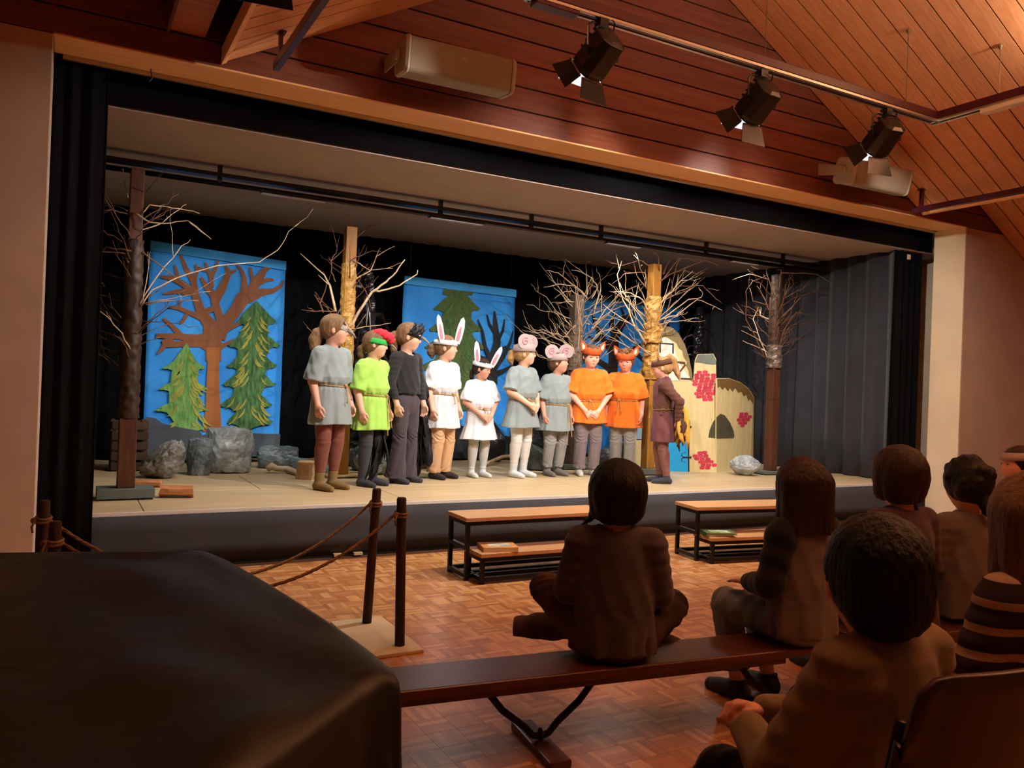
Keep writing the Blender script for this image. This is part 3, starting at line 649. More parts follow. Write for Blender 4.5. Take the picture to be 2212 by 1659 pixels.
# ochre tree behind the first children
f = ground(737, 1030)
g1 = post_tree('twig_tree', f, 2.92, .112, post_gold, 'ochre post tree behind the two leftmost children', (.36, .30, .03), base_wood, lean=-.0)
wrap(g1, (.95, 2.15), lambda v: .075 - .004 * v, gold_paper, 5, amp=.16)
branches_px(g1, f.y, [(twig_l, .011, P3((440, 1000), (370, 700), (315, 590), (45, 350)), 1), (twig_l, .014, P3((600, 1180), (700, 1010), (850, 780), (1010, 665), (1120, 560), (1215, 420)), 0), (twig_l, .010, P3((860, 775), (960, 770), (1150, 715), (1345, 590), (1360, 535)), 0),
    (twig_l, .008, P3((600, 700), (660, 640), (830, 540), (900, 380), (1100, 270))), (twig_b, .005, P3((600, 440), (720, 370), (860, 320), (950, 325))), (twig_b, .004, P3((400, 430), (600, 240), (840, 40), (900, 0))), (twig_b, .005, P3((600, 640), (600, 260))), (twig_l, .005, P3((640, 430), (820, 540), (1080, 515))),
    (twig_b, .005, P3((440, 670), (395, 560), (400, 430), (460, 300), (380, 0))), (twig_b, .006, P3((300, 1010), (270, 920), (350, 680), (400, 560))), (twig_b, .005, P3((440, 1000), (200, 1000), (60, 980))), (twig_b, .005, P3((300, 1010), (270, 910), (200, 810))), (twig_b, .004, P3((430, 1000), (280, 920))), (twig_l, .007, P3((610, 1280), (780, 1030)), 0), (twig_l, .005, P3((610, 1200), (860, 1160), (1060, 1130)), 0),
    (twig_b, .004, P3((690, 640), (800, 820), (860, 990))), (twig_b, .004, P3((660, 500), (720, 360), (770, 250)))], rr, twig_b)
# ochre tree in front of the cottage
f = ground(1398, 1024)
g2 = post_tree('twig_tree', f, 2.88, .118, post_gold, 'ochre post tree standing in front of the painted cottage', (.42, .32, .07), base_green, lean=.0)
wrap(g2, (1.12, 2.1), lambda v: .09 - .02 * v + .02 * math.sin(v * 9), gold_paper, 8, amp=.24)
wrap(g2, (1.55, 1.78), .108, gold_paper, 9, nm='paper_collar', amp=.3)
branches_px(g2, f.y, [(twig_l, .010, P4((1190, 1230), (1060, 1040), (980, 830), (890, 640), (850, 400), (900, 240)), 2), (twig_l, .008, P4((1230, 880), (1150, 700), (1010, 630), (900, 610), (800, 610))), (twig_l, .007, P4((1210, 1120), (900, 930), (680, 760))), (twig_b, .007, P4((1400, 400), (1480, 200), (1640, 0))), (twig_b, .006, P4((1380, 480), (1600, 190), (1700, 90), (1860, 10), (1920, -20))),
    (twig_b, .007, P4((1390, 1040), (1480, 720), (1510, 480), (1560, 270), (1720, 60), (1790, 0))), (twig_l, .007, P4((1340, 960), (1480, 870), (1700, 700), (1860, 680), (1870, 620), (1820, 560))), (twig_l, .006, P4((1340, 940), (1560, 890), (1800, 700), (1960, 760), (2100, 830))), (twig_b, .006, P4((1340, 700), (1560, 640), (1680, 600), (1900, 430))), (twig_b, .006, P4((1360, 480), (1540, 370), (1780, 270), (1910, 240), (2060, 300))),
    (twig_b, .006, P4((1510, 590), (1580, 540), (1870, 540), (1990, 660), (2100, 750))), (twig_b, .005, P4((1540, 370), (1650, 350), (1800, 400), (1900, 375))), (twig_b, .006, P4((1350, 360), (1340, 190), (1270, 110))), (twig_b, .005, P4((1210, 590), (1080, 420), (1050, 270), (1000, 215))), (twig_b, .005, P4((1200, 560), (1190, 380), (940, 390), (870, 460), (770, 530))), (twig_b, .005, P4((1230, 300), (1110, 230), (910, 300), (700, 230))),
    (twig_b, .005, P4((1240, 690), (1060, 780), (840, 1120), (640, 1470)), 0), (twig_l, .006, P4((1180, 980), (950, 690), (880, 500))), (twig_l, .008, P4((1250, 1370), (1090, 1250), (850, 1070))), (twig_l, .006, P4((1240, 1330), (1020, 1240)), 0), (twig_l, .006, P4((1340, 860), (1400, 700), (1480, 450))), (twig_l, .006, P4((1350, 900), (1450, 640), (1640, 450))), (twig_b, .005, P4((1600, 870), (1690, 970)), 0)], rr, twig_l)
random_branches(g2, 22, 1.3, 2.1, .75, (.1, 1.3), rr, twig_l, .006, 1.0, 3)
random_branches(g1, 10, 1.3, 2.2, .5, (.0, 1.0), rr, twig_b, .005, 1.0, 2)
# grey tree further back with a thick crown
f = ground(1233, 1012)
t3 = post_tree('twig_tree', f, 2.52, .13, grey_bark, 'grey-barked post tree with a thick crown of twigs behind the mouse and fox children', (.40, .32, .06), base_green, lean=.0)
wrap(t3, (1.2, 1.75), .085, grey_bark, 12, amp=.2)
branches_px(t3, f.y, [(twig_l, .009, P4((490, 690), (410, 600), (310, 520), (140, 380), (0, 355))), (twig_l, .008, P4((460, 640), (310, 540), (140, 520), (-30, 555))), (twig_l, .008, P4((440, 720), (370, 640), (300, 600), (200, 610), (100, 690))), (twig_l, .008, P4((490, 640), (480, 400), (480, 260), (560, 40))), (twig_l, .008, P4((540, 690), (620, 560), (540, 440), (420, 370), (300, 350))),
    (twig_b, .006, P4((520, 640), (550, 420), (550, 220))), (twig_b, .006, P4((560, 640), (650, 480), (820, 300))), (twig_l, .007, P4((560, 900), (640, 600), (650, 480), (640, 400))), (twig_l, .008, P4((540, 1050), (740, 880), (880, 690))), (twig_l, .008, P4((540, 1080), (700, 830), (860, 640), (1120, 520))), (twig_l, .007, P4((560, 1000), (800, 820), (1050, 740))), (twig_b, .006, P4((480, 840), (620, 820), (900, 740))),
    (twig_l, .007, P4((450, 780), (320, 740), (240, 700))), (twig_l, .007, P4((420, 720), (260, 730), (110, 755))), (twig_b, .005, P4((440, 880), (300, 830), (130, 760))), (twig_l, .007, P4((520, 1000), (440, 980), (310, 1000))), (twig_l, .007, P4((370, 1500), (320, 1290), (190, 1170), (350, 1010))), (twig_l, .006, P4((400, 1330), (220, 1270)), 0), (twig_b, .005, P4((390, 1120), (270, 1040), (210, 1000))), (twig_b, .005, P4((380, 1240), (270, 1150), (170, 1105))),
    (twig_l, .006, P4((390, 1500), (390, 900), (350, 540)), 2), (twig_l, .006, P4((420, 1300), (420, 1000), (380, 620), (360, 440)), 1), (twig_b, .005, P4((350, 560), (300, 450), (200, 340), (60, 290))), (twig_b, .005, P4((400, 560), (370, 430), (260, 380), (150, 370))), (twig_l, .005, P4((560, 1180), (720, 1000), (860, 830))), (twig_l, .005, P4((560, 930), (760, 940), (900, 900))), (twig_l, .006, P4((660, 860), (660, 660), (600, 560), (480, 490)))], rr, twig_l)
random_branches(t3, 34, 1.1, 2.0, .75, (.1, 1.3), rr, twig_l, .006, 1.0, 3)
# brown tree at the right
f = ground(1663, 1023)
t4 = post_tree('twig_tree', f, 2.62, .118, post_brown, 'brown post tree with drooping twigs at the right end of the stage', (.50, .34, .04), base_green, lean=.0)
wrap(t4, (1.35, 2.5), lambda v: .075 - .01 * v, bark_paper, 15, amp=.15, n=30, smooth=True)
wrap(t4, (1.33, 1.62), .088, mat('silver_tape', '#7a6a5a', .35, .3, 20, col2='#4b3c30', spec=.6), 16, nm='tape_wrap', amp=.25)
k6 = 800 / 2141
def P6(*p): return S(1100, 480, k6, p)
branches_px(t4, f.y, [(twig_b, .006, P6((1560, 420), (1570, 290), (1780, 300), (1865, 350)), 0), (twig_b, .006, P6((1540, 450), (1580, 330), (1550, 160))), (twig_b, .006, P6((1560, 560), (1700, 420), (1790, 395), (1910, 440))), (twig_b, .006, P6((1560, 680), (1640, 590), (1780, 575), (1840, 562))), (twig_l, .006, P6((1490, 780), (1440, 640), (1410, 560), (1440, 490))), (twig_b, .006, P6((1490, 800), (1370, 560), (1370, 400), (1410, 340), (1500, 300))),
    (twig_l, .007, P6((1490, 750), (1430, 720), (1350, 685)), 0), (twig_l, .006, P6((1490, 720), (1440, 680), (1340, 625)), 0), (twig_b, .006, P6((1550, 700), (1560, 500), (1640, 440), (1780, 400))), (twig_b, .005, P6((1530, 420), (1490, 300), (1490, 200))), (twig_b, .006, P6((1545, 760), (1600, 600), (1660, 520), (1770, 545))), (twig_l, .007, P6((1440, 270), (1395, 250)), 0), (twig_l, .005, P6((1500, 330), (1390, 300), (1290, 335)), 0),
    (twig_b, .005, P6((1490, 480), (1410, 455), (1390, 380))), (twig_l, .005, P6((1500, 560), (1450, 540), (1455, 490))), (twig_b, .005, P6((1550, 480), (1640, 360), (1640, 300)))], rr, twig_b)
random_branches(t4, 30, 1.35, 2.25, .62, (.1, 1.3), rr, twig_b, .005, 1.0, 3)
# two dark crumpled-paper trees against the back curtain
black_paper = mat('black_brown_crumpled_plastic', '#241c1b', .3, .3, 10, col2='#171214', spec=.6)
def paper_tree(foot, ztop, r0, label, n, L, seed, wispy=False):
    rr = random.Random(seed); r = empty('paper_tree', (foot.x, foot.y, SZ), label=label, cat='stage tree'); h = ztop - SZ
    wrap(r, (0, h), lambda v: r0 * (1 - .72 * v) + .02, black_paper, seed, nm='crumpled_trunk', amp=.4)
    for k in range(n):
        z = h * rr.uniform(.35, .93); a = rr.uniform(0, 6.28); l = L * rr.uniform(.6, 1.1); d = Vector((math.cos(a), math.sin(a) * .5, 0))
        pts = [Vector((0, 0, z)) + d * l * t + Vector((0, 0, .12 * math.sin(t * 3) - .75 * l * t * t)) + Vector((rr.uniform(-1, 1), rr.uniform(-1, 1), rr.uniform(-1, 1))) * .02 for t in (0, .25, .5, .75, 1)]
        MB().tube(pts, [.03, .035, .03, .018, .006] if not wispy else [.016, .016, .012, .008, .004], 6, flat=.35).build('paper_strip', black_paper, r)
    return r
paper_tree(Vector((2.98, 8.95, 0)), 2.62, .17, 'crumpled black-brown paper tree behind the green bird child', 26, .42, 21)
paper_tree(Vector((8.0, 8.95, 0)), 2.62, .10, 'thin dark paper tree in the shade behind the cottage', 22, .55, 22, True)
# ------------------------------------------------------------------ rocks of painted crumpled paper
def rock_mat(name, c1, c2, c3, gloss=.4):
    m = bpy.data.materials.new(name); m.use_nodes = True; nt = m.node_tree; N = nt.nodes; L = nt.links; b = N['Principled BSDF']
    tc = N.new('ShaderNodeTexCoord'); n1 = N.new('ShaderNodeTexNoise'); n1.inputs['Scale'].default_value = 7; n1.inputs['Detail'].default_value = 8; n1.inputs['Roughness'].default_value = .7
    L.new(tc.outputs['Object'], n1.inputs['Vector'])
    rp = N.new('ShaderNodeValToRGB'); e = rp.color_ramp.elements; e[0].position = .32; e[0].color = (*lin(c1), 1); e[1].position = .68; e[1].color = (*lin(c3), 1); x = e.new(.5); x.color = (*lin(c2), 1)
    L.new(n1.outputs['Fac'], rp.inputs[0]); L.new(rp.outputs[0], b.inputs['Base Color']); b.inputs['Roughness'].default_value = gloss
    n2 = N.new('ShaderNodeTexNoise'); n2.inputs['Scale'].default_value = 38; n2.inputs['Detail'].default_value = 4; L.new(tc.outputs['Object'], n2.inputs['Vector'])
    bp = N.new('ShaderNodeBump'); bp.inputs['Strength'].default_value = .5; bp.inputs['Distance'].default_value = .015; L.new(n2.outputs['Fac'], bp.inputs['Height']); L.new(bp.outputs[0], b.inputs['Normal'])
    return m
silver = rock_mat('silver_grey_paper', '#6f7678', '#98a0a2', '#bcc4c6', .35)
slate = rock_mat('slate_grey_paper', '#3a4143', '#5b6669', '#879295', .4)
green_grey = rock_mat('green_grey_paper', '#2b3330', '#46504c', '#66736e', .45)
black_rock = rock_mat('black_paper', '#121417', '#1c2024', '#2e3338', .4)
blue_grey = rock_mat('blue_grey_board', '#5a6f78', '#6f8790', '#83999f', .6)
brown_rock = rock_mat('brown_grey_paper', '#4d4134', '#76726a', '#a3a8a6', .4)
def rock(pl, pr, ptop, pbase, m, label, shape='lump', depth=.75, seed=1, amp=.22, dy=0.0, slope=0.0, sub_=4, zfix=SZ):
    g0, g1 = ground(pl, pbase, zfix), ground(pr, pbase, zfix); c = ground((pl + pr) / 2, pbase, zfix); w = (g1 - g0).length
    top = at((pl + pr) / 2, ptop, c.y); h = top.z - zfix
    out = Vector((c.x, c.y, 0)).normalized(); right = Vector((out.y, -out.x, 0)); d = w * depth
    c = c + out * (d * .5 + dy); ang = math.atan2(right.y, right.x)
    bm = bmesh.new(); bmesh.ops.create_icosphere(bm, subdivisions=sub_, radius=1)
    for v in bm.verts:
        p = v.co.copy(); n = p.copy()
        if shape == 'stump':
            f = max(abs(p.z), 1e-6); rad = math.hypot(p.x, p.y); k = 1 / max(abs(p.z), rad) ; q = Vector((p.x * k, p.y * k, p.z * k)); p = p.lerp(q, .8)
        if shape == 'log':
            rad = math.hypot(p.y, p.z); k = 1 / max(abs(p.x), rad, 1e-6); p = p.lerp(p * k, .75)
        if shape == 'wedge':
            k = 1 / max(abs(p.x), abs(p.y), abs(p.z)); p = p.lerp(p * k, .7); p.z = -1 + (p.z + 1) * (.35 + .65 * (.5 - .5 * p.x))
        if shape == 'box':
            k = 1 / max(abs(p.x), abs(p.y), abs(p.z)); p = p.lerp(p * k, .82)
        p += n * amp * crumple(p, 1.3, seed); p += n * amp * .28 * crumple(p, 5.5, seed + 3)
        p.z = max(p.z, -1); p.z = -1 + (p.z + 1) * (1 + slope * p.x)
        v.co = Vector((p.x * w / 2, p.y * d / 2, (p.z + 1) / 2 * h))
    zs = max(v.co.z for v in bm.verts); zmn = min(v.co.z for v in bm.verts); xs = max(abs(v.co.x) for v in bm.verts)
    for v in bm.verts: v.co.z = (v.co.z - zmn) * h / (zs - zmn); v.co.x *= w / 2 / xs
    me = bpy.data.meshes.new('paper_rock'); bm.to_mesh(me); bm.free(); me.materials.append(m)
    o = link('paper_rock', me, None, (c.x, c.y, zfix), (0, 0, ang)); tag(o, label, 'rock', 'paper rocks on the stage'); return o
rock(299, 403, 952, 1036, brown_rock, 'sloping paper rock with a brown underside, leftmost below the tall backdrop', seed=2, slope=.45)
rock(400, 461, 946, 1028, slate, 'pillow-shaped grey paper rock left of the stump-shaped one', seed=3, amp=.14, shape='stump')
rock(436, 550, 922, 1024, silver, 'large stump-shaped silver-grey paper rock below the tall backdrop', seed=4, shape='stump', amp=.16, depth=.8)
rock(551, 649, 964, 1014, slate, 'grey roll-shaped paper rock lying right of the stump-shaped one', seed=5, shape='log', amp=.14, depth=.5)
rock(622, 712, 988, 1022, blue_grey, 'flat blue-grey wedge rock behind the sawn log', seed=6, shape='wedge', amp=.06, depth=.5)
rock(750, 790, 964, 1018, green_grey, 'dark rock behind the base of the ochre tree', seed=7, amp=.2)
rock(762, 846, 972, 1028, silver, 'crumpled shiny silver rock between the green and black bird children', seed=8, amp=.2)
rock(880, 912, 955, 1014, green_grey, 'narrow dark rock beside the bark-covered log', seed=9, amp=.2, dy=.3)
rock(1040, 1092, 925, 1000, black_rock, 'big black rock between the small rabbit child and the girl with glasses', seed=10, amp=.14, depth=.5, dy=.05)
rock(1136, 1205, 958, 1018, green_grey, 'speckled green-grey wedge rock between the two mouse children', seed=11, shape='wedge', amp=.08, depth=.7)
rock(1140, 1178, 922, 1003, black_rock, 'black paper block standing behind the speckled wedge rock', seed=12, shape='box', amp=.1, depth=.6, dy=.35)
rock(1206, 1226, 928, 1004, slate, 'upright grey slab beside the grey-barked tree', seed=13, shape='box', amp=.08, depth=.6)
rock(1280, 1334, 970, 1018, green_grey, 'dark green-grey boulder behind the legs of the fox children', seed=14, amp=.14, dy=.1)
rock(1342, 1358, 952, 1016, green_grey, 'narrow textured stone post at the left edge of the cottage', seed=15, shape='box', amp=.12, depth=.9)
rock(1578, 1637, 984, 1029, silver, 'grey boulder in front of the right end of the cottage', seed=17, amp=.16)
# ------------------------------------------------------------------ logs and driftwood
bark_m = mat('log_bark', '#6a4630', .85, .35, 14, (3, 3, 1), col2='#43291b', bump=.6, bscale=30)
cut_m = mat('sawn_wood', '#d8b07e', .7, .12, 14, col2='#c99a66')
peeled = mat('peeled_log', '#c49b72', .7, .15, 8, (4, 4, 1), col2='#ad8058')
drift = mat('bleached_driftwood', '#d9c6a6', .75, .18, 9, col2='#b89a74')
def log(c, r, h, m, label, name='log'):
    o = empty(name, c, label=label, cat='log')
    prof = [(r * 1.06, 0), (r * 1.0, h * .3), (r * .95, h - .004), (r * .93, h)]
    MB().lathe(prof, (0, 0, 0), 22).build('trunk', m, o, smooth=False)
    MB().lathe([(r * .9, 0), (r * .88, .006)], (0, 0, h - .001), 22).build('cut_face', cut_m, o)
    return o
c = ground(668, 1036); lo = log((c.x, c.y + .08, SZ), .108, .165, peeled, 'short pale sawn log standing beside the first child')
MB().sphere((.07, -.085, .075), (.022, .012, .026), 10, 8).build('knot', mat('knot_scar', '#e6d2a4', .7), lo)
c = ground(915, 1013); log((c.x, c.y + .1, SZ), .115, .33, bark_m, 'bark-covered log standing behind the first rabbit child')
def stick(pts, rad, m, label, n=8):
    p0 = Vector(pts[0]); o = MB().tube([Vector(p) - p0 for p in pts], rad, n).build('driftwood', m, None, smooth=True); o.location = p0
    return tag(o, label, 'driftwood')
a, b = ground(576, 1022), ground(650, 1026)
stick([(a.x, a.y, SZ + .04), (a.x + .05, a.y, SZ + .07), (a.x + .1, a.y - .02, SZ + .045), (a.x + .2, a.y - .03, SZ + .04), (b.x - .05, b.y - .1, SZ + .03), (b.x + .04, b.y - .1, SZ + .022)], [.03, .042, .03, .035, .028, .016], drift, 'bleached driftwood branch lying left of the sawn log')
a, b = ground(1040, 1010), ground(1096, 992)
stick([(a.x, a.y, SZ + .02), (a.x + .2, a.y + .15, SZ + .055), ((a.x + b.x) / 2 + .1, (a.y + b.y) / 2, SZ + .08), (b.x, a.y + .35, SZ + .12)], [.018, .02, .022, .02], drift, 'pale stick leaning between the rabbit and mouse children')
c = ground(352, 1076)
def chunk(c, d, rz, m, label, seed):
    rr = random.Random(seed); mb = MB(); n = 7; L, w, h = d; V = []
    for i, x in enumerate((-.5, -.2, .15, .5)):
        for k in range(n):
            a = 2 * math.pi * k / n; rad = 1 + rr.uniform(-.12, .12); V.append((x * L + rr.uniform(-.01, .01), math.cos(a) * w / 2 * rad, h / 2 + math.sin(a) * h / 2 * rad))
    F = [(i * n + k, i * n + (k + 1) % n, (i + 1) * n + (k + 1) % n, (i + 1) * n + k) for i in range(3) for k in range(n)] + [tuple(reversed(range(n))), tuple(range(3 * n, 4 * n))]
    mn = min(v[2] for v in V); V = [(x, y, z - mn) for x, y, z in V]
    o = mb.add(V, F).build('firewood', m, None, loc=(c.x, c.y, SZ), rot=(0, 0, rz)); return tag(o, label, 'firewood')
fire = mat('split_wood', '#a8683c', .75, .25, 7, (1, 5, 5), col2='#c48a56')
chunk(Vector((c.x + .10, c.y + .02, 0)), (.24, .12, .095), R(-14), fire, 'split log with a pale cut end in front of the dark tree', 3)
c = ground(310, 1056); chunk(Vector((c.x + .03, c.y + .12, 0)), (.25, .07, .06), R(-24), fire, 'thin split log behind the base of the dark tree', 4)
# wooden crate in the dark corner
c = ground(278, 1018); cr_ = empty('wooden_crate', (c.x, c.y + .15, SZ), label='dark slatted wooden crate in the left back corner', cat='crate')
cw = mat('old_crate_wood', '#46321f', .8, .25, 5, (1, 1, 6), col2='#332315')
for sx in (-1, 1):
    for sy in (-1, 1): MB().box((sx * .14, sy * .14, .25), (.03, .03, .5)).build('post', cw, cr_)
for k in range(5):
    for sy in (-1, 1): MB().box((0, sy * .16, .05 + k * .1), (.32, .012, .075)).build('slat', cw, cr_)
    for sx in (-1, 1): MB().box((sx * .16, 0, .05 + k * .1), (.012, .31, .075)).build('slat', cw, cr_)

# ------------------------------------------------------------------ painted cottage: folding wall of board
wall_c = mat('cottage_cream_paint', '#d9cb97', .75, .1, 3, (6, 6, 1), col2='#cdbd86', bump=.08, bscale=40)
thatch = mat('painted_thatch', '#8c7a54', .85, .25, 10, (5, 5, 1), col2='#766542')
wht = mat('painted_white_wall', '#e6e2d2', .75, .05, 5)
door_b = mat('painted_blue_door', '#1fa0e0', .6, .05, 3)
outl = mat('dark_outline_paint', '#2a2320', .7, .1, 8)
timber = mat('painted_timber', '#5b3d30', .8, .15, 8)
brick_m = mat('painted_red_brick', '#c23a4e', .7, .12, 8, rnd=.12)
oven_m = mat('painted_dark_olive', '#4c4a36', .8, .15, 8)
stone_cap = mat('painted_grey_cap', '#6d736a', .8, .15, 8)
pane_m = mat('painted_window_pane', '#8fb4cf', .5, .05, 5)
HA0, HF, HB1 = ground(1362, 1015), ground(1548, 1021), ground(1627, 1010)
ho = empty('painted_cottage', (HF.x, HF.y, SZ), label='painted folding cottage with a blue door and red brick patches', cat='stage set')
class Panel:
    def __init__(s, P0, P1):
        s.o = Vector((P0.x, P0.y, SZ)); d = Vector((P1.x - P0.x, P1.y - P0.y, 0)); s.d = d.normalized(); s.n = Vector((s.d.y, -s.d.x, 0))
        s.M = Matrix(((s.d.x, -s.n.x, 0, 0), (s.d.y, -s.n.y, 0, 0), (0, 0, 1, 0), (0, 0, 0, 1)))
    def uv(s, x, y):
        r = ray(x, y); t = (s.o - CAMP).dot(s.n) / r.dot(s.n); p = CAMP + r * t - s.o; return (p.dot(s.d), max(p.z, 0.0))
    def cut(s, poly, m, name, lay=0, parent=None, th=.02, raw=False):
        q = poly if raw else [s.uv(*p) for p in poly]
        off = s.o - Vector(ho.location)
        y0, y1 = (0, th) if lay == 0 else (-.004 * lay, -.004 * lay + .006)
        return MB().prism(q, y0, y1, Matrix.Translation(off) @ s.M).build(name, m, parent or ho)
PA = Panel(HA0, HF); PB = Panel(HF, HB1)
arch = [(1390, 1023), (1388, 800), (1392, 765), (1400, 735), (1414, 712), (1432, 703), (1450, 707), (1466, 720), (1480, 746), (1489, 775), (1495, 805), (1497, 832)]
wa = PA.cut([(1362, 1018), (1362, 835), (1392, 785)] + arch[3:] + [(1501, 778), (1507, 765), (1541, 764), (1547, 776), (1548, 1024)], wall_c, 'front_wall')
wb = PB.cut([(1548, 1024), (1549, 817), (1575, 817), (1600, 826), (1618, 840), (1629, 858), (1627, 1013)], wall_c, 'oven_wall')
def thatch_poly(outer, inner_dx, n, seed):
    return outer
PA.cut([(1392, 800), (1395, 760), (1402, 732), (1414, 712), (1432, 703), (1450, 707), (1466, 720), (1480, 746), (1489, 775), (1495, 805), (1496, 826), (1489, 812), (1487, 800), (1482, 790), (1484, 782), (1476, 770), (1474, 758), (1466, 752), (1462, 742), (1456, 738), (1440, 728), (1424, 730), (1414, 742), (1406, 766), (1402, 795)], thatch, 'thatch_roof', 1, wa)
PA.cut([(1372, 818), (1392, 784), (1398, 800), (1398, 820)], thatch, 'side_thatch', 2, wa)
PB.cut([(1549, 818), (1575, 818), (1600, 827), (1617, 841), (1627, 858), (1626, 872), (1620, 862), (1616, 866), (1612, 852), (1606, 856), (1602, 846), (1594, 848), (1588, 838), (1582, 846), (1577, 838), (1572, 845), (1566, 836), (1560, 842), (1555, 834), (1550, 838)], mat('brown_thatch', '#7c5d2e', .85, .25, 12, (6, 6, 1), col2='#684c22'), 'thatch_roof', 1, wb)
PA.cut([(1423, 740), (1428, 733), (1436, 728), (1446, 734), (1454, 744), (1458, 760), (1470, 790), (1488, 815), (1490, 822), (1400, 822), (1404, 790)], wht, 'gable_field', 2, wa)
for q in ([(1424, 742), (1427, 742), (1427, 762), (1424, 762)], [(1452, 744), (1455, 744), (1455, 764), (1452, 764)], [(1424, 740), (1455, 742), (1455, 745), (1424, 743)]): PA.cut(q, outl, 'window_outline', 3, wa)
for q in ([(1460, 780), (1480, 782), (1480, 786), (1460, 784)], [(1467, 802), (1479, 786), (1482, 788), (1470, 804)], [(1470, 816), (1494, 817), (1494, 821), (1470, 820)]): PA.cut(q, timber, 'timber', 3, wa)
door = [(1425, 1019), (1425, 920), (1432, 890), (1446, 868), (1458, 866), (1470, 876), (1480, 900), (1485, 930), (1486, 1019)]
dn = PA.cut([(1422, 1022), (1422, 918), (1430, 886), (1445, 863), (1459, 861), (1473, 872), (1484, 898), (1489, 930), (1489, 1022)], outl, 'door_outline', 1, wa)
dr = PA.cut(door, door_b, 'door', 2, wa)
PA.cut([(1440, 1019), (1488, 1019), (1488, 1023), (1440, 1023)], timber, 'sill', 2, wa)
for py in (922, 988):
    PA.cut([(1476, py - 1.5), (1491, py - 1.5), (1493, py - 3), (1493, py + 3), (1491, py + 1.5), (1476, py + 1.5)], outl, 'hinge', 3, wa)
    for sgn in (-1, 1):
        q = [(1477 - 6 * math.sin(t), py + sgn * (5 - 5 * math.cos(t))) for t in np.linspace(0, 3.6, 9)]; w_ = [(x + 1.6, y + .6 * sgn) for x, y in q]
        for i in range(8): PA.cut([q[i], q[i + 1], w_[i + 1], w_[i]], outl, 'hinge_curl', 3, wa)
wn = PA.cut([(1360, 882), (1366, 874), (1378, 870), (1389, 876), (1389, 950), (1360, 950)], outl, 'window_frame', 1, wa)
for q in ([(1362, 884), (1373, 878), (1373, 903), (1362, 903)], [(1375, 878), (1387, 882), (1387, 903), (1375, 903)], [(1362, 906), (1373, 906), (1373, 948), (1362, 948)], [(1375, 906), (1387, 906), (1387, 948), (1375, 948)]): PA.cut(q, pane_m, 'pane', 2, wa)
PA.cut([(1502, 780), (1508, 766), (1540, 765), (1546, 777), (1547, 787), (1538, 788), (1525, 786), (1514, 784), (1502, 783)], stone_cap, 'chimney_cap', 1, wa)
def bricks(P, wall, cx, cy, rows, bw=11, bh=6.6, seed=0):
    rr = random.Random(seed)
    for j, (x0, n) in enumerate(rows):
        for i in range(n):
            x = cx + x0 + i * (bw + .8) + rr.uniform(-.8, .8); y = cy + j * bh + rr.uniform(-.6, .6); a, b = bw / 2, bh / 2 + .1
            P.cut([(x - a, y - b * .4), (x - a * .7, y - b), (x + a * .7, y - b), (x + a, y - b * .4), (x + a, y + b * .4), (x + a * .7, y + b), (x - a * .7, y + b), (x - a, y + b * .4)], brick_m, 'brick', 1, wall)
bricks(PA, wa, 1509, 804, [(2, 2), (-4, 4), (-4, 4), (-6, 4), (-8, 5), (2, 4), (0, 4), (-4, 4), (0, 3), (14, 2)], seed=1)
bricks(PA, wa, 1507, 978, [(4, 2), (-6, 3), (-2, 3), (6, 3), (12, 3), (10, 2)], seed=2)
bricks(PB, wb, 1600, 894, [(2, 2), (0, 3), (-5, 3), (-1, 2), (3, 1)], bw=9, bh=6.4, seed=3)
PA.cut([(1530, 945), (1533, 928), (1540, 912), (1548, 901), (1548, 947)], oven_m, 'oven_mouth', 1, wa)
PB.cut([(1548, 901), (1556, 894), (1565, 897), (1576, 912), (1584, 930), (1586, 942), (1584, 946), (1548, 947)], oven_m, 'oven_mouth', 1, wb)
for k, u in enumerate((.3, 1.0)):
    MB().prism([(0, .02), (.02, .02), (.02, .9), (0, 1.0)], .02, .35, Matrix.Translation(PA.o - Vector(ho.location) + PA.d * u) @ PA.M).build('brace', base_wood, ho)
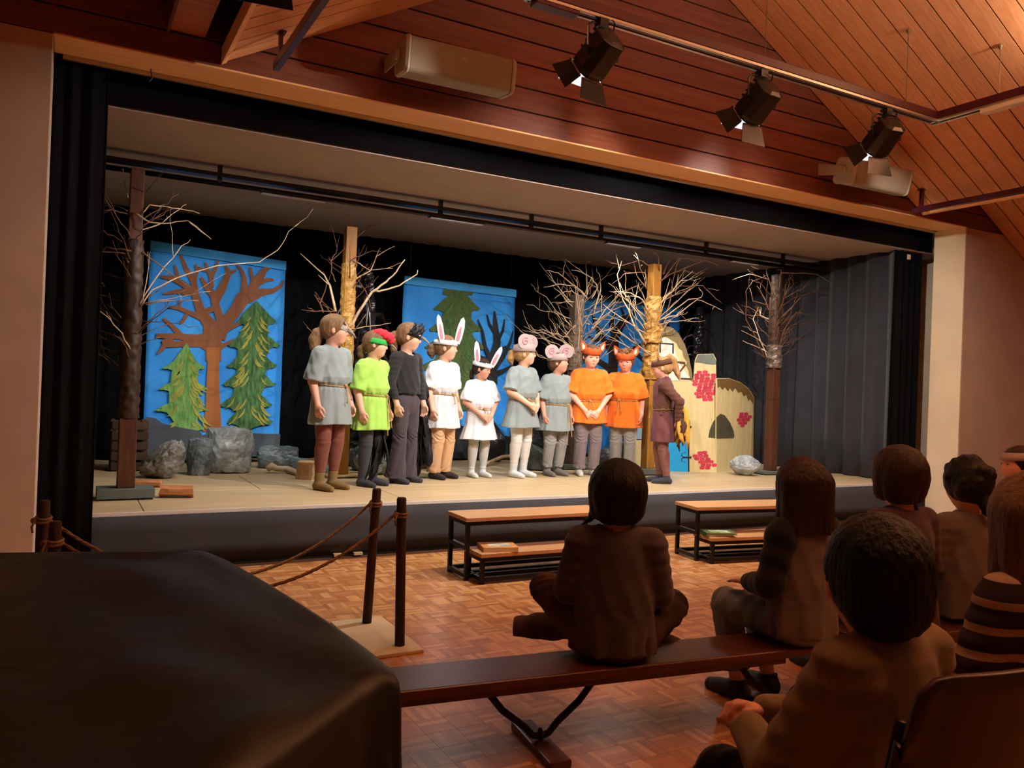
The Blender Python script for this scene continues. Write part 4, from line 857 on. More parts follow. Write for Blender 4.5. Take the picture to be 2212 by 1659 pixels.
# ================================================================== people: smooth bodies grown from distance fields
class Field:
    def __init__(s, lo, hi, h):
        s.o = np.array(lo, float); s.h = h; s.n = np.ceil((np.array(hi) - s.o) / h).astype(int) + 1
        s.ax = [s.o[i] + h * np.arange(s.n[i]) for i in range(3)]; s.F = np.full(s.n, .08, np.float32)
    def box(s, lo, hi, m):
        sl, cs = [], []
        for i in range(3):
            a = max(0, int((lo[i] - m - s.o[i]) / s.h)); b = min(s.n[i], int((hi[i] + m - s.o[i]) / s.h) + 2)
            if b <= a: return None, None
            sl.append(slice(a, b)); cs.append(s.ax[i][a:b].astype(np.float32))
        return tuple(sl), (cs[0][:, None, None], cs[1][None, :, None], cs[2][None, None, :])
    def put(s, sl, d, k, op='add'):
        f = s.F[sl]
        if op == 'add':
            hh = np.clip(.5 + .5 * (f - d) / k, 0, 1) if k > 0 else (d < f).astype(np.float32); s.F[sl] = f * (1 - hh) + d * hh - k * hh * (1 - hh)
        else:
            hh = np.clip(.5 - .5 * (f + d) / k, 0, 1); s.F[sl] = f * (1 - hh) - d * hh + k * hh * (1 - hh)
    def cone(s, a, b, ra, rb, k=.02, n=None, q=1.0, cap=False, op='add', wob=None):
        a, b = np.array(a, float), np.array(b, float); R_ = max(ra, rb) * 1.05
        sl, (X, Y, Z) = s.box(np.minimum(a, b) - R_, np.maximum(a, b) + R_, max(k, .012) + .01)
        if sl is None: return s
        ab = b - a; L2 = max(ab @ ab, 1e-9); L = math.sqrt(L2); px, py, pz = X - a[0], Y - a[1], Z - a[2]
        t = (px * ab[0] + py * ab[1] + pz * ab[2]) / L2; tc = np.clip(t, 0, 1)
        rx, ry, rz = px - ab[0] * tc, py - ab[1] * tc, pz - ab[2] * tc
        if cap:
            rx, ry, rz = px - ab[0] * t, py - ab[1] * t, pz - ab[2] * t
        if n is not None and q != 1:
            n = np.array(n, float); n = n / np.linalg.norm(n); dn = (rx * n[0] + ry * n[1] + rz * n[2]) * (1 / q - 1); rx, ry, rz = rx + n[0] * dn, ry + n[1] * dn, rz + n[2] * dn
        rad = ra + (rb - ra) * tc
        if wob is not None: rad = rad + wob(X, Y, Z, t)
        d = np.sqrt(rx * rx + ry * ry + rz * rz) - rad
        if cap: d = np.maximum(d, np.maximum(-t, t - 1) * L)
        s.put(sl, d, k, op); return s
    def ell(s, c, r, M=None, k=.02, op='add'):
        c = np.array(c, float); r = np.array(r, float); m = r.max()
        sl, C = s.box(c - m, c + m, k + .01)
        if sl is None: return s
        p = [C[i] - c[i] for i in range(3)]
        if M is not None: p = [p[0] * M[0][i] + p[1] * M[1][i] + p[2] * M[2][i] for i in range(3)]   # M^T p
        k0 = np.sqrt((p[0] / r[0]) ** 2 + (p[1] / r[1]) ** 2 + (p[2] / r[2]) ** 2); k1 = np.sqrt((p[0] / r[0] ** 2) ** 2 + (p[1] / r[1] ** 2) ** 2 + (p[2] / r[2] ** 2) ** 2)
        s.put(sl, k0 * (k0 - 1) / np.maximum(k1, 1e-6), k, op); return s
    def fn(s, f, lo, hi, k=.01, op='add'):
        sl, (X, Y, Z) = s.box(lo, hi, .01)
        if sl is not None: s.put(sl, f(X, Y, Z).astype(np.float32), k, op)
        return s
    def clip(s, f):                         # keep only where f < 0
        X, Y, Z = (s.ax[i].astype(np.float32) for i in range(3)); s.F = np.maximum(s.F, f(X[:, None, None], Y[None, :, None], Z[None, None, :])); return s
    def rough(s, f):
        X, Y, Z = (s.ax[i].astype(np.float32) for i in range(3)); s.F = s.F + f(X[:, None, None], Y[None, :, None], Z[None, None, :]).astype(np.float32); return s
    def mesh(s, name, m):
        F = s.F; F[0], F[-1], F[:, 0], F[:, -1], F[:, :, 0], F[:, :, -1] = (.05,) * 6
        neg = F < 0; n = np.array(F.shape); cnt = np.zeros(n - 1, np.int8)
        for i in (0, 1):
            for j in (0, 1):
                for k in (0, 1): cnt += neg[i:n[0] - 1 + i, j:n[1] - 1 + j, k:n[2] - 1 + k]
        idx = np.argwhere((cnt > 0) & (cnt < 8)); acc = np.zeros((len(idx), 3)); num = np.zeros(len(idx))
        cor = [(i, j, k) for i in (0, 1) for j in (0, 1) for k in (0, 1)]; val = {c: F[idx[:, 0] + c[0], idx[:, 1] + c[1], idx[:, 2] + c[2]] for c in cor}
        for a in cor:
            for ax in range(3):
                if a[ax]: continue
                b = list(a); b[ax] = 1; b = tuple(b); va, vb = val[a], val[b]; msk = (va < 0) != (vb < 0)
                t = np.where(msk, va / np.where(msk, va - vb, 1), 0); pt = np.array(a, float)[None, :].repeat(len(idx), 0); pt[:, ax] = t
                acc += pt * msk[:, None]; num += msk
        V = (idx + acc / num[:, None]) * s.h + s.o; vid = np.full(n - 1, -1, np.int32); vid[tuple(idx.T)] = np.arange(len(idx)); Q = []
        for ax in range(3):
            A = [slice(None)] * 3; B = [slice(None)] * 3; A[ax] = slice(0, n[ax] - 1); B[ax] = slice(1, n[ax]); na, nb = neg[tuple(A)], neg[tuple(B)]
            e = np.argwhere(na != nb); e1, e2 = (ax + 1) % 3, (ax + 2) % 3
            e = e[(e[:, e1] > 0) & (e[:, e2] > 0) & (e[:, e1] < n[e1] - 1) & (e[:, e2] < n[e2] - 1)]
            c = []
            for d1, d2 in ((1, 1), (0, 1), (0, 0), (1, 0)):
                q = e.copy(); q[:, e1] -= d1; q[:, e2] -= d2; c.append(vid[tuple(q.T)])
            q = np.stack(c, 1); inside = na[tuple(e.T)]; q[~inside] = q[~inside][:, ::-1]; Q.append(q)
        Q = np.concatenate(Q); Q = Q[(Q >= 0).all(1)]
        me = bpy.data.meshes.new(name); me.vertices.add(len(V)); me.vertices.foreach_set('co', V.astype(np.float32).ravel()); me.loops.add(len(Q) * 4)
        me.loops.foreach_set('vertex_index', Q.astype(np.int32).ravel()); me.polygons.add(len(Q)); me.polygons.foreach_set('loop_start', np.arange(0, len(Q) * 4, 4, dtype=np.int32))
        me.polygons.foreach_set('use_smooth', np.ones(len(Q), bool)); me.materials.append(m); me.update(calc_edges=True); me.validate(); return me
def build_field(fd, name, m, parent): return link(name, fd.mesh(name, m), parent)

skin_m = lambda n, c: mat('skin_' + n, c, .55, .05, 9, spec=.3, col2=None)
SK1, SK2, SK3 = skin_m('fair', '#dca68c'), skin_m('rosy', '#d99c84'), skin_m('light', '#e2b096')
lip_m = mat('lips', '#b9645a', .5, .05, 20); eye_w = mat('eye_white', '#e9e4dc', .3, .02, 20); eye_d = mat('iris', '#3a2a22', .25, .05, 20); brow_d = mat('eyebrow', '#6b4a34', .8, .1, 30)
def hair_m(n, c, c2): return mat('hair_' + n, c, .5, .2, 16, (5, 5, .7), col2=c2, bump=.5, bscale=45, bstretch=(4, 4, .35), spec=.25)
HB, HD, HBL, HRED, HBLK = hair_m('brown', '#6d4a33', '#4d3323'), hair_m('dark', '#3a261b', '#241811'), hair_m('blond', '#b98f5c', '#96703f'), hair_m('auburn', '#8a5a34', '#6b4124'), hair_m('black_brown', '#140e0c', '#0c0807')
HLB = hair_m('light_brown', '#8d6b49', '#6e5036')
def cloth(n, c, var=.05, **k): return mat('cloth_' + n, c, .9, var, 14, bump=.18, bscale=220, sheen=.1, **k)

class Person:
    def __init__(s, loc, face, H, label, yaw=0, pitch=0, roll=0, skin=SK1, hs=None, lean=0, h=.0073):
        s.H = H; s.h = h; s.skin = skin; s.root = empty('person', loc, face - math.pi / 2, label, 'person')
        s.s = hs or .163 * H; s.yaw, s.pitch = R(yaw), R(pitch); s.lean = lean
        s.HM = (Matrix.Rotation(s.yaw, 3, 'Z') @ Matrix.Rotation(s.pitch, 3, 'X') @ Matrix.Rotation(R(roll), 3, 'Y'))
        s.J = {}; u = H
        s.J.update(hipR=(.052 * u, 0, .5 * u), hipL=(-.052 * u, 0, .5 * u), kneeR=(.056 * u, .012 * u, .275 * u), kneeL=(-.056 * u, .012 * u, .275 * u), ankR=(.056 * u, -.012 * u, .045 * u), ankL=(-.056 * u, -.012 * u, .045 * u),
            shR=(.100 * u, 0, .775 * u), shL=(-.100 * u, 0, .775 * u), elR=(.134 * u, -.015 * u, .62 * u), elL=(-.134 * u, -.015 * u, .62 * u), wrR=(.14 * u, .035 * u, .488 * u), wrL=(-.14 * u, .035 * u, .488 * u),
            pel=(0, 0, .52 * u), chest=(0, 0, .72 * u), neck=(0, -.005 * u, .815 * u))
        s.footR = (.10, 1.0); s.footL = (-.10, 1.0); s.handd = {'R': (0, .2, -1), 'L': (0, .2, -1)}; s.palm = {'R': (-1, 0, 0), 'L': (1, 0, 0)}; s.curl = .5; s.feet = True
        s.hc = Vector((0, .02 * u, u - s.s * .5))
    def sh(s, p):                                  # forward lean of everything above the hips
        z0 = .5 * s.H; return (p[0], p[1] + s.lean * max(0, p[2] - z0), p[2])
    def set(s, **k):
        for a, b in k.items(): s.J[a] = tuple(x * s.H for x in b)
        return s
    def hp(s, x, y, z): v = s.hc + s.HM @ (Vector((x, y, z)) * s.s); return (v.x, v.y, v.z)
    def bounds(s, m=.12):
        P = np.array(list(s.J.values()) + [tuple(s.hc)]); return P.min(0) - np.array([m, m + .06, m]), P.max(0) + np.array([m, m + .06, m])
    def finalize(s):
        if s.lean:
            for k in s.J: s.J[k] = s.sh(s.J[k])
            s.hc = Vector(s.sh(tuple(s.hc)))
        return s
    def hand(s, fd, side):
        u = s.H; w = Vector(s.J['wr' + side]); d = Vector(s.handd[side]).normalized(); n = Vector(s.palm[side]); n = (n - d * n.dot(d)).normalized(); b = d.cross(n)
        kk = w + d * .046 * u; fd.cone(w, w + d * .012 * u, .0165 * u, .017 * u, .01); 
        for t, wd in ((-.017, .010), (0, .011), (.016, .010)): fd.cone(w + d * .012 * u + b * t * u * .6, kk + b * t * u, .0105 * u, .0095 * u, .008, n=n, q=.9)
        thumb = 1 if side == 'R' else -1
        for i, t in enumerate((-.021, -.007, .007, .020)):
            L = (.034, .041, .043, .036)[i if thumb > 0 else 3 - i] * u; p0 = kk + b * t * u; c = s.curl
            d1 = (d * math.cos(c * .7) + n * math.sin(c * .7) + b * t * 3).normalized(); d2 = (d * math.cos(c * 1.7) + n * math.sin(c * 1.7)).normalized()
            p1 = p0 + d1 * L * .5; p2 = p1 + d2 * L * .5; fd.cone(p0, p1, .0063 * u, .0058 * u, .003); fd.cone(p1, p2, .0058 * u, .0045 * u, .002)
        tb = w + d * .014 * u + b * .014 * u * thumb; t1 = tb + (d * .7 + b * thumb * .7 + n * .25).normalized() * .024 * u; t2 = t1 + (d * .95 + b * thumb * .2 + n * .25).normalized() * .022 * u
        fd.cone(tb, t1, .009 * u, .007 * u, .008); fd.cone(t1, t2, .007 * u, .0052 * u, .003)
    def body(s, barefoot=False):
        s.finalize(); u, J = s.H, s.J; lo, hi = s.bounds(); fd = Field(lo, hi, s.h); S_ = s.s
        fd.cone(J['pel'], J['chest'], .082 * u, .086 * u, .02, n=(0, 1, 0), q=.72); ch = Vector(J['chest'])
        for k in 'RL':
            fd.cone(tuple(ch + Vector((0, 0, .04 * u))), J['sh' + k], .045 * u, .038 * u, .03); fd.cone(J['sh' + k], J['el' + k], .034 * u, .027 * u, .015); fd.cone(J['el' + k], J['wr' + k], .027 * u, .0165 * u, .01); s.hand(fd, k)
            fd.cone(J['hip' + k], J['knee' + k], .056 * u, .037 * u, .02); kn, an = Vector(J['knee' + k]), Vector(J['ank' + k])
            fd.cone(kn, an, .036 * u, .022 * u, .015); bk = Vector((0, -1, 0)); fd.cone(kn.lerp(an, .2) + bk * .008 * u, kn.lerp(an, .5) + bk * .006 * u, .036 * u, .028 * u, .02)
            if s.feet:
                fx, fy = s.footR if k == 'R' else s.footL; f = Vector((fx, fy, 0)).normalized(); a = Vector(J['ank' + k]); zb = a.z - .045 * u
                fd.cone((a.x, a.y, zb + .03 * u), (a.x + f.x * .075 * u, a.y + f.y * .075 * u, zb + .02 * u), .026 * u, .021 * u, .02, n=(0, 0, 1), q=.85)
                fd.cone((a.x - f.x * .018 * u, a.y - f.y * .018 * u, zb + .022 * u), (a.x + f.x * .105 * u, a.y + f.y * .105 * u, zb + .014 * u), .022 * u, .0155 * u, .015)
        nk = Vector(J['neck']); hb = Vector(s.hp(0, -.08, -.3)); fd.cone(nk - Vector((0, 0, .03 * u)), hb, .037 * u, .034 * u, .02)
        s.head_prims(fd)
        return build_field(fd, 'body', s.skin, s.root)
    def head_prims(s, fd):
        S_, M = s.s, s.HM; E = lambda c, r, k=.02, op='add': fd.ell(s.hp(*c), [x * S_ for x in r], M, k * S_ / .2, op)
        E((0, -.07, .10), (.365, .44, .40)); E((0, .07, -.17), (.295, .31, .33), .03); E((0, .21, -.38), (.12, .12, .11), .03)
        for k in (-1, 1): E((k * .15, .2, -.13), (.13, .14, .13), .03); E((k * .365, -.04, -.04), (.045, .085, .14), .006); E((k * .15, .375, .03), (.085, .06, .055), .012, 'sub')
        E((0, .30, .12), (.22, .09, .08), .03)
        fd.cone(s.hp(0, .335, .03), s.hp(0, .425, -.115), .03 * S_, .05 * S_, .012 * S_ / .2); fd.cone(s.hp(-.05, .37, -.13), s.hp(.05, .37, -.13), .038 * S_, .038 * S_, .008)
        E((0, .335, -.25), (.10, .05, .05), .012)
    def face(s, brow=brow_d, down=.0, mouth=.0, eyes=True):
        S_ = s.s; M = s.HM
        for k in (-1, 1):
            e = MB().sphere(s.hp(k * .145, .318, .03), .064 * S_, 12, 8).build('eye', eye_w, s.root, smooth=True)
            MB().sphere(s.hp(k * .147, .356, .03 - down), (.036 * S_, .03 * S_, .038 * S_), 10, 8).build('iris', eye_d, e, smooth=True)
            MB().sphere(s.hp(k * .146, .322, .068 - down * .9), (.07 * S_, .066 * S_, .044 * S_), 12, 8, M).build('eyelid', s.skin, e, smooth=True)
            MB().tube([s.hp(k * .085, .372, .115), s.hp(k * .15, .375, .135), s.hp(k * .225, .33, .115)], [.012 * S_, .016 * S_, .008 * S_], 6).build('eyebrow', brow, s.root, smooth=True)
            MB().tube([s.hp(k * .085, .368, .034 - down * .9), s.hp(k * .15, .388, .034 - down * .9), s.hp(k * .21, .355, .03 - down * .9)], [.006 * S_, .011 * S_, .006 * S_], 6).build('eyelash', brow, e, smooth=True)
        lp = MB().tube([s.hp(-.10, .35, -.262), s.hp(-.05, .372, -.246), s.hp(0, .382, -.25), s.hp(.05, .372, -.246), s.hp(.10, .35, -.262)], [.005 * S_, .015 * S_, .016 * S_, .015 * S_, .005 * S_], 8)
        lp.tube([s.hp(-.08, .355, -.275 - mouth), s.hp(0, .376, -.292 - mouth), s.hp(.08, .352, -.275 - mouth)], [.005 * S_, .018 * S_, .005 * S_], 8).build('lips', lip_m, s.root, smooth=True)
        if mouth: MB().sphere(s.hp(0, .372, -.268 - mouth / 2), (.06 * S_, .02 * S_, (.012 + mouth / 2) * S_), 10, 6, M).build('mouth', mat('open_mouth', '#4a1c1a', .6), s.root, smooth=True)
    def hair(s, m, style, tail=None, fringe=.0, name='hair', h=None, vol=.05):
        S_ = s.s; M = s.HM; P = [Vector(s.hp(x, y, z)) for x in (-.6, .6) for y in (-.75, .6) for z in (-.6, .65)]
        extra = tail or []; P += [Vector(s.hp(*p)) for p, r in extra]
        lo = [min(p[i] for p in P) - .05 for i in range(3)]; hi = [max(p[i] for p in P) + .05 for i in range(3)]
        fd = Field(lo, hi, h or s.h); E = lambda c, r, k=.02, op='add': fd.ell(s.hp(*c), [x * S_ for x in r], M, k, op)
        v = vol
        E((0, -.07, .10), (.365 + v, .44 + v, .40 + v), .01)
        if style in ('pony', 'bun', 'short'): E((0, -.2, -.12), (.34, .32, .28), .03)
        if style == 'short': E((0, -.3, -.2), (.28, .2, .22), .03)
        if style == 'bob':
            for k in (-1, 1): fd.cone(s.hp(k * .27, -.02, .1), s.hp(k * .30, -.03, -.27), .17 * S_, .165 * S_, .03)
            fd.cone(s.hp(0, -.3, .05), s.hp(0, -.33, -.27), .24 * S_, .2 * S_, .03); fd.cone(s.hp(-.2, -.28, -.05), s.hp(-.2, -.25, -.28), .2 * S_, .18 * S_, .03); fd.cone(s.hp(.2, -.28, -.05), s.hp(.2, -.25, -.28), .2 * S_, .18 * S_, .03)
        if style == 'long':
            L = 1.2
            for k in (-1, 1): fd.cone(s.hp(k * .26, -.05, .1), s.hp(k * .36, -.02, -L * .75), .19 * S_, .12 * S_, .04)
            for x in (-.24, 0, .24): fd.cone(s.hp(x, -.28, .05), s.hp(x * 1.25, -.46, -L), .26 * S_, .15 * S_, .04)
        if style == 'curly':
            rr = random.Random(3)
            for i in range(46):
                a, b = rr.uniform(0, 6.28), rr.uniform(-.6, 1.4); d = Vector((math.cos(a) * math.cos(b), math.sin(a) * math.cos(b), math.sin(b)))
                if d.y > .35 and d.z < .5: continue
                E((d.x * .42, -.08 + d.y * .5, .08 + d.z * .46), (.11, .11, .11), .01)
        if style != 'none':
            cut = .34 if style in ('bob', 'long') else .36
            E((0, .42, -.20 + fringe), (cut, .44, .44), .01, 'sub')
        for i in range(len(extra) - 1):
            (p0, r0), (p1, r1) = extra[i], extra[i + 1]
            if r0 > 0: fd.cone(s.hp(*p0), s.hp(*p1), r0 * S_, r1 * S_, .01)
        q = s.hc; fq = 70 / .2
        fd.rough(lambda X, Y, Z: .0028 * np.sin(60 * np.arctan2(Y - q.y, X - q.x) * .35 + 25 * Z) * np.sin(31 * np.arctan2(Y - q.y + .02, X - q.x) + 9 * Z) + .0015 * np.sin(170 * X + 90 * Z) * np.sin(150 * Y - 60 * Z))
        return build_field(fd, name, m, s.root)
    def tunic(s, m, hem=.37, belt=.59, sleeve=.95, name='tunic', wide=1.0, flare=.137, sw=1.0, seed=0, neck=True, neckw=1.0):
        u, J = s.H, s.J; lo, hi = s.bounds(.2); lo = np.array(lo); lo[2] = hem * u - .05; hi = np.array(hi); hi[2] = .86 * u; fd = Field(lo, hi, s.h)
        rr = random.Random(seed); ph = [rr.uniform(0, 6.28) for _ in range(8)]
        kz = np.array([hem, hem + .5 * ((belt or .58) - hem), (belt or .58) - .02, (belt or .58), (belt or .58) + .02, (belt or .58) + .05, .70, .75, .785, .81, .83, .845]) * u
        b = belt or .58; w_ = wide
        kr = np.array([flare * w_, .124 * w_, .113 * w_ if belt else .12 * w_, .100 * w_ if belt else .12 * w_, .117 * w_ if belt else .12 * w_, .126 * w_ if belt else .12 * w_, .108 * w_, .100 * w_, .088, .068, .048, .03]) * u
        z0 = .5 * u; ln = s.lean
        def f(X, Y, Z):
            yc = ln * np.maximum(0, Z - z0); q = .74; x, y = X, (Y - yc) / q; th = np.arctan2(y, x); r = np.sqrt(x * x + y * y); Rd = np.interp(Z, kz, kr)
            g = np.clip((b * u - Z) / ((b - hem) * u), 0, 1); near = np.exp(-((Z - b * u) / (.04 * u)) ** 2)
            fold = (.009 * g) * (np.sin(7 * th + ph[0] + 4 * Z) + .7 * np.sin(11 * th + ph[1]) + .4 * np.sin(17 * th + ph[2])) + (.0035 * near if belt else 0) * np.sin(22 * th + ph[3])
            ab = np.clip((Z - b * u) / (.25 * u), 0, 1); fold = fold + .006 * (1 - ab) * (Z > b * u) * (1 - 1.6 * np.abs(np.sin(5.5 * th + ph[4] + 14 * Z))) + .005 * (Z > b * u) * (.5 - np.abs(np.sin(3 * th + ph[5] - 21 * Z + 1.3 * np.sin(9 * Z))))
            d = (r - Rd - fold) * .78; return np.maximum(d, hem * u + .004 * np.sin(3 * th + ph[6]) - Z)
        fd.fn(f, lo, hi, 0)
        for k in 'RL':
            S0, E0, W0 = Vector(J['sh' + k]), Vector(J['el' + k]), Vector(J['wr' + k]); nk = Vector(J['neck'])
            fd.cone(nk + Vector((0, 0, -.016 * u)), S0 + Vector((0, 0, .002 * u)), .04 * u, .038 * u, .02)
            if sleeve <= 1.05:
                end = S0.lerp(E0, sleeve); a = S0 + (S0 - E0).normalized() * .0
                fd.cone(a, end, .043 * u * sw, .056 * u * sw, .009, cap=True, wob=lambda X, Y, Z, t: .004 * np.sin(55 * Z + 30 * X + ph[7]) + .003 * np.sin(90 * Y + 40 * Z)); fd.cone(S0, S0.lerp(end, .3), .042 * u, .043 * u * sw, .02)
            else:
                fd.cone(S0, E0, .041 * u * sw, .034 * u * sw, .02, wob=lambda X, Y, Z, t: .0025 * np.sin(120 * Z)); fd.cone(E0, E0.lerp(W0, .97), .034 * u * sw, .025 * u * sw, .012, cap=False, wob=lambda X, Y, Z, t: .002 * np.sin(140 * Z))
        if neck:
            nk = Vector(J['neck']); fd.cone(nk + Vector((0, .006 * u, .003 * u)), nk + Vector((0, .012 * u, .06 * u)), .044 * u * neckw, .06 * u * neckw, .004, op='sub')
        return build_field(fd, name, m, s.root)
    def legs(s, m, kind='leggings', hem=.07, name=None, top=.53):
        u, J = s.H, s.J; lo, hi = s.bounds(.14); fd = Field(lo, hi, s.h); loose = kind != 'leggings'
        P = Vector(J['pel']); fd.cone(P + Vector((0, 0, -.02 * u)), P + Vector((0, 0, .03 * u)), .090 * u, .086 * u, .02, n=(0, 1, 0), q=.78)
        ends = []
        for k in 'RL':
            h_, n_, a_ = Vector(J['hip' + k]), Vector(J['knee' + k]), Vector(J['ank' + k]); e = n_.lerp(a_, (n_.z - hem * u) / max(1e-4, n_.z - a_.z)) if abs(n_.z - a_.z) > .05 else n_.lerp(a_, .95)
            wr = (lambda X, Y, Z, t: .0045 * np.sin(80 * Z + 38 * X * np.sign(X) + 9 * np.sin(23 * Y + 11 * Z)) * np.exp(-((t - 1) * 5) ** 2) + .003 * np.sin(22 * Z + 70 * Y + 30 * X)) if loose else (lambda X, Y, Z, t: .0016 * np.sin(150 * Z + 15 * X) * np.exp(-((t - 1) * 4) ** 2))
            wr2 = (lambda X, Y, Z, t: .0045 * np.sin(75 * Z + 45 * Y + 7 * np.sin(30 * X + 9 * Z)) * (.8 * np.exp(-(t * 4.5) ** 2) + np.exp(-((t - 1) * 5) ** 2)) + .003 * np.sin(20 * Z + 65 * X - 40 * Y)) if loose else (lambda X, Y, Z, t: .0014 * np.sin(160 * Z) * np.exp(-((t - 1) * 4) ** 2))
            if loose:
                fl = {'trousers': .046, 'jogger': .038, 'flared': .066}[kind] * u; kn = {'trousers': .050, 'jogger': .050, 'flared': .043}[kind] * u
                fd.cone(h_, n_, .064 * u, kn, .02, wob=wr); fd.cone(n_, e, kn, fl, .008, cap=True, wob=wr2)
                if kind == 'flared': pass
            else:
                fd.cone(h_, n_, .060 * u, .0415 * u, .02, wob=wr); fd.cone(n_, e, .041 * u, .0275 * u, .012, cap=True, wob=wr2); b = Vector((0, -1, 0)); fd.cone(n_.lerp(a_, .18) + b * .008 * u, n_.lerp(a_, .5) + b * .006 * u, .040 * u, .032 * u, .02)
        return build_field(fd, name or ('leggings' if not loose else 'trousers'), m, s.root)
    def socks(s, m, top=.085, ruff=None, name='sock', thick=.004):
        u, J = s.H, s.J; out = []
        for k in 'RL':
            a = Vector(J['ank' + k]); kn = Vector(J['knee' + k]); fx, fy = s.footR if k == 'R' else s.footL; f = Vector((fx, fy, 0)).normalized(); zb = a.z - .045 * u; ex = thick
            fd = Field((a.x - .16, a.y - .2, zb - .02), (a.x + .16, a.y + .22, zb + top * u + .06), .006); e = a.lerp(kn, (top * u - .045 * u) / max(.01, kn.z - a.z))
            fd.cone(a - Vector((0, 0, .01 * u)), e, .024 * u + ex, .026 * u + ex, .012, cap=True); fd.cone((a.x, a.y, zb + .03 * u), (a.x + f.x * .075 * u, a.y + f.y * .075 * u, zb + .02 * u), .026 * u + ex, .021 * u + ex, .015, n=(0, 0, 1), q=.85)
            fd.cone((a.x - f.x * .018 * u, a.y - f.y * .018 * u, zb + .022 * u), (a.x + f.x * .105 * u, a.y + f.y * .105 * u, zb + .014 * u), .022 * u + ex, .0155 * u + ex, .012)
            fd.clip(lambda X, Y, Z: (zb + .001) - Z + 0 * X + 0 * Y); out.append(build_field(fd, name, m, s.root))
        return out
    def belt(s, m, z=.59, wide=1.0, ends=(.10, .14), side=.3, r=.0055):
        u = s.H; ln = s.lean * max(0, z - .5) * u; pts = []; n = 48; rad = .1045 * u * wide
        for i in range(n + 1):
            a = 2 * math.pi * i / n; pts.append((rad * math.cos(a), ln + rad * .76 * math.sin(a), z * u + .006 * math.sin(a * 2 + 1)))
        o = MB(); 
        for ph in (0, math.pi):                               # two twisted strands
            o.tube([(p[0] * (1 + .022 * math.cos(i * .9 * 2 + ph)), p[1] * (1 + .022 * math.cos(i * 1.8 + ph)), p[2] + r * .6 * math.sin(i * 1.8 + ph)) for i, p in enumerate(pts)], r * .75, 6)
        b = o.build('rope_belt', m, s.root, smooth=True); a = math.pi / 2 - side; kx, ky, kz = rad * 1.06 * math.cos(a), ln + rad * .80 * math.sin(a), z * u
        MB().sphere((kx, ky, kz), (.017, .014, .017), 10, 8).sphere((kx + .014, ky, kz + .008), (.012, .01, .014), 8, 6).build('knot', m, b, smooth=True)
        for i, L in enumerate(ends):
            sx = (-1, 1)[i % 2]; q = [(kx + sx * .01 + sx * .018 * t, ky + .012 + .012 * math.sin(t * 2) + .022 * t, kz - L * u * t * 1.6) for t in np.linspace(0, 1, 8)]
            MB().tube(q, [r * .9] * 7 + [r * 1.7], 7).build('rope_end', m, b, smooth=True)
        return b
    def band(s, m, z0=.14, z1=.30, grow=.065, name='headband', crown=None, tilt=0, th=.004, yoff=-.07):
        S_ = s.s; n = 40; V = []; F = []
        for i in range(n):
            a = 2 * math.pi * i / n
            zt = z1 + (crown(a) if crown else 0)
            for zz in (z0, z0 + (zt - z0) * .5, zt):
                z = zz + tilt * math.sin(a); k = math.sqrt(max(.2, 1 - ((min(z, .34) - .10) / .52) ** 2)) * (1 if zz < z1 else 1.0)
                V.append(s.hp((.365 + grow) * k * math.cos(a), yoff + (.44 + grow) * k * math.sin(a), z))
        for i in range(n):
            for j in (0, 1):
                a, b = i * 3 + j, ((i + 1) % n) * 3 + j; F.append((a, b, b + 1, a + 1))
        return MB().add(V, F).build(name, m, s.root, smooth=True, solid=th)
    def plate(s, outline, c, yawd, m, name, parent, th=.006, off=0, tilt=0, rollv=0):
        """flat cardboard shape standing on the band; outline in head units, c = foot point in head space, yawd = which way its face looks"""
        M = Matrix.Rotation(R(yawd), 3, 'Z') @ Matrix.Rotation(R(tilt), 3, 'X') @ Matrix.Rotation(R(rollv), 3, 'Y'); S_ = s.s; n = len(outline); V = []
        for y in (off + th / S_ / 2, off - th / S_ / 2):
            for x, z in outline: q = M @ Vector((x, y, z)); V.append(s.hp(c[0] + q.x, c[1] + q.y, c[2] + q.z))
        return MB().add(V, [tuple(range(n)), tuple(reversed(range(n, 2 * n)))] + [((i + 1) % n, i, i + n, (i + 1) % n + n) for i in range(n)]).build(name, m, parent)
def face_angle(x, y, rel): return -math.atan2(x, y) - R(rel)      # rel 0: profile to the right, 90: towards the hall, 180: to the left
# ================================================================== the ten children on stage
rope_m = mat('hemp_rope', '#b8935e', .85, .2, 60, col2='#9a7644')
tee_grey, tee_lime, tee_white, tee_orange = cloth('grey_tee', '#8b9797'), cloth('lime_tee', '#a3d45e'), cloth('white_tee', '#d6dade'), cloth('orange_tee', '#f27a22')
tee_black, burgundy, brown_top = cloth('black_top', '#262428'), cloth('burgundy', '#6e3f42'), cloth('brown_top', '#5f3a2e')
leg_brown, leg_dark, leg_flare, leg_beige, leg_lgrey, leg_white, leg_grey, leg_mauve, leg_stone, leg_squ = (cloth('leg_brown', '#7a4538'), cloth('leg_dark', '#3c3b42'), cloth('leg_flare', '#453c42'), cloth('leg_beige', '#cda57c'), cloth('leg_light_grey', '#b6b8b6'), cloth('leg_white', '#d5d3cd'), cloth('leg_grey', '#8d8c88'), cloth('leg_mauve', '#7a6e70'), cloth('leg_stone', '#94918a'), cloth('leg_squirrel', '#7c5146'))
sock_olive, sock_dark, sock_black, sock_white, sock_grey, sock_pale = cloth('sock_olive', '#80683f'), cloth('sock_dark', '#3a3a42'), cloth('sock_black', '#2f2a2c'), cloth('sock_white', '#ccd3d4'), cloth('sock_grey', '#6f6c68'), cloth('sock_pale', '#c4c3be')
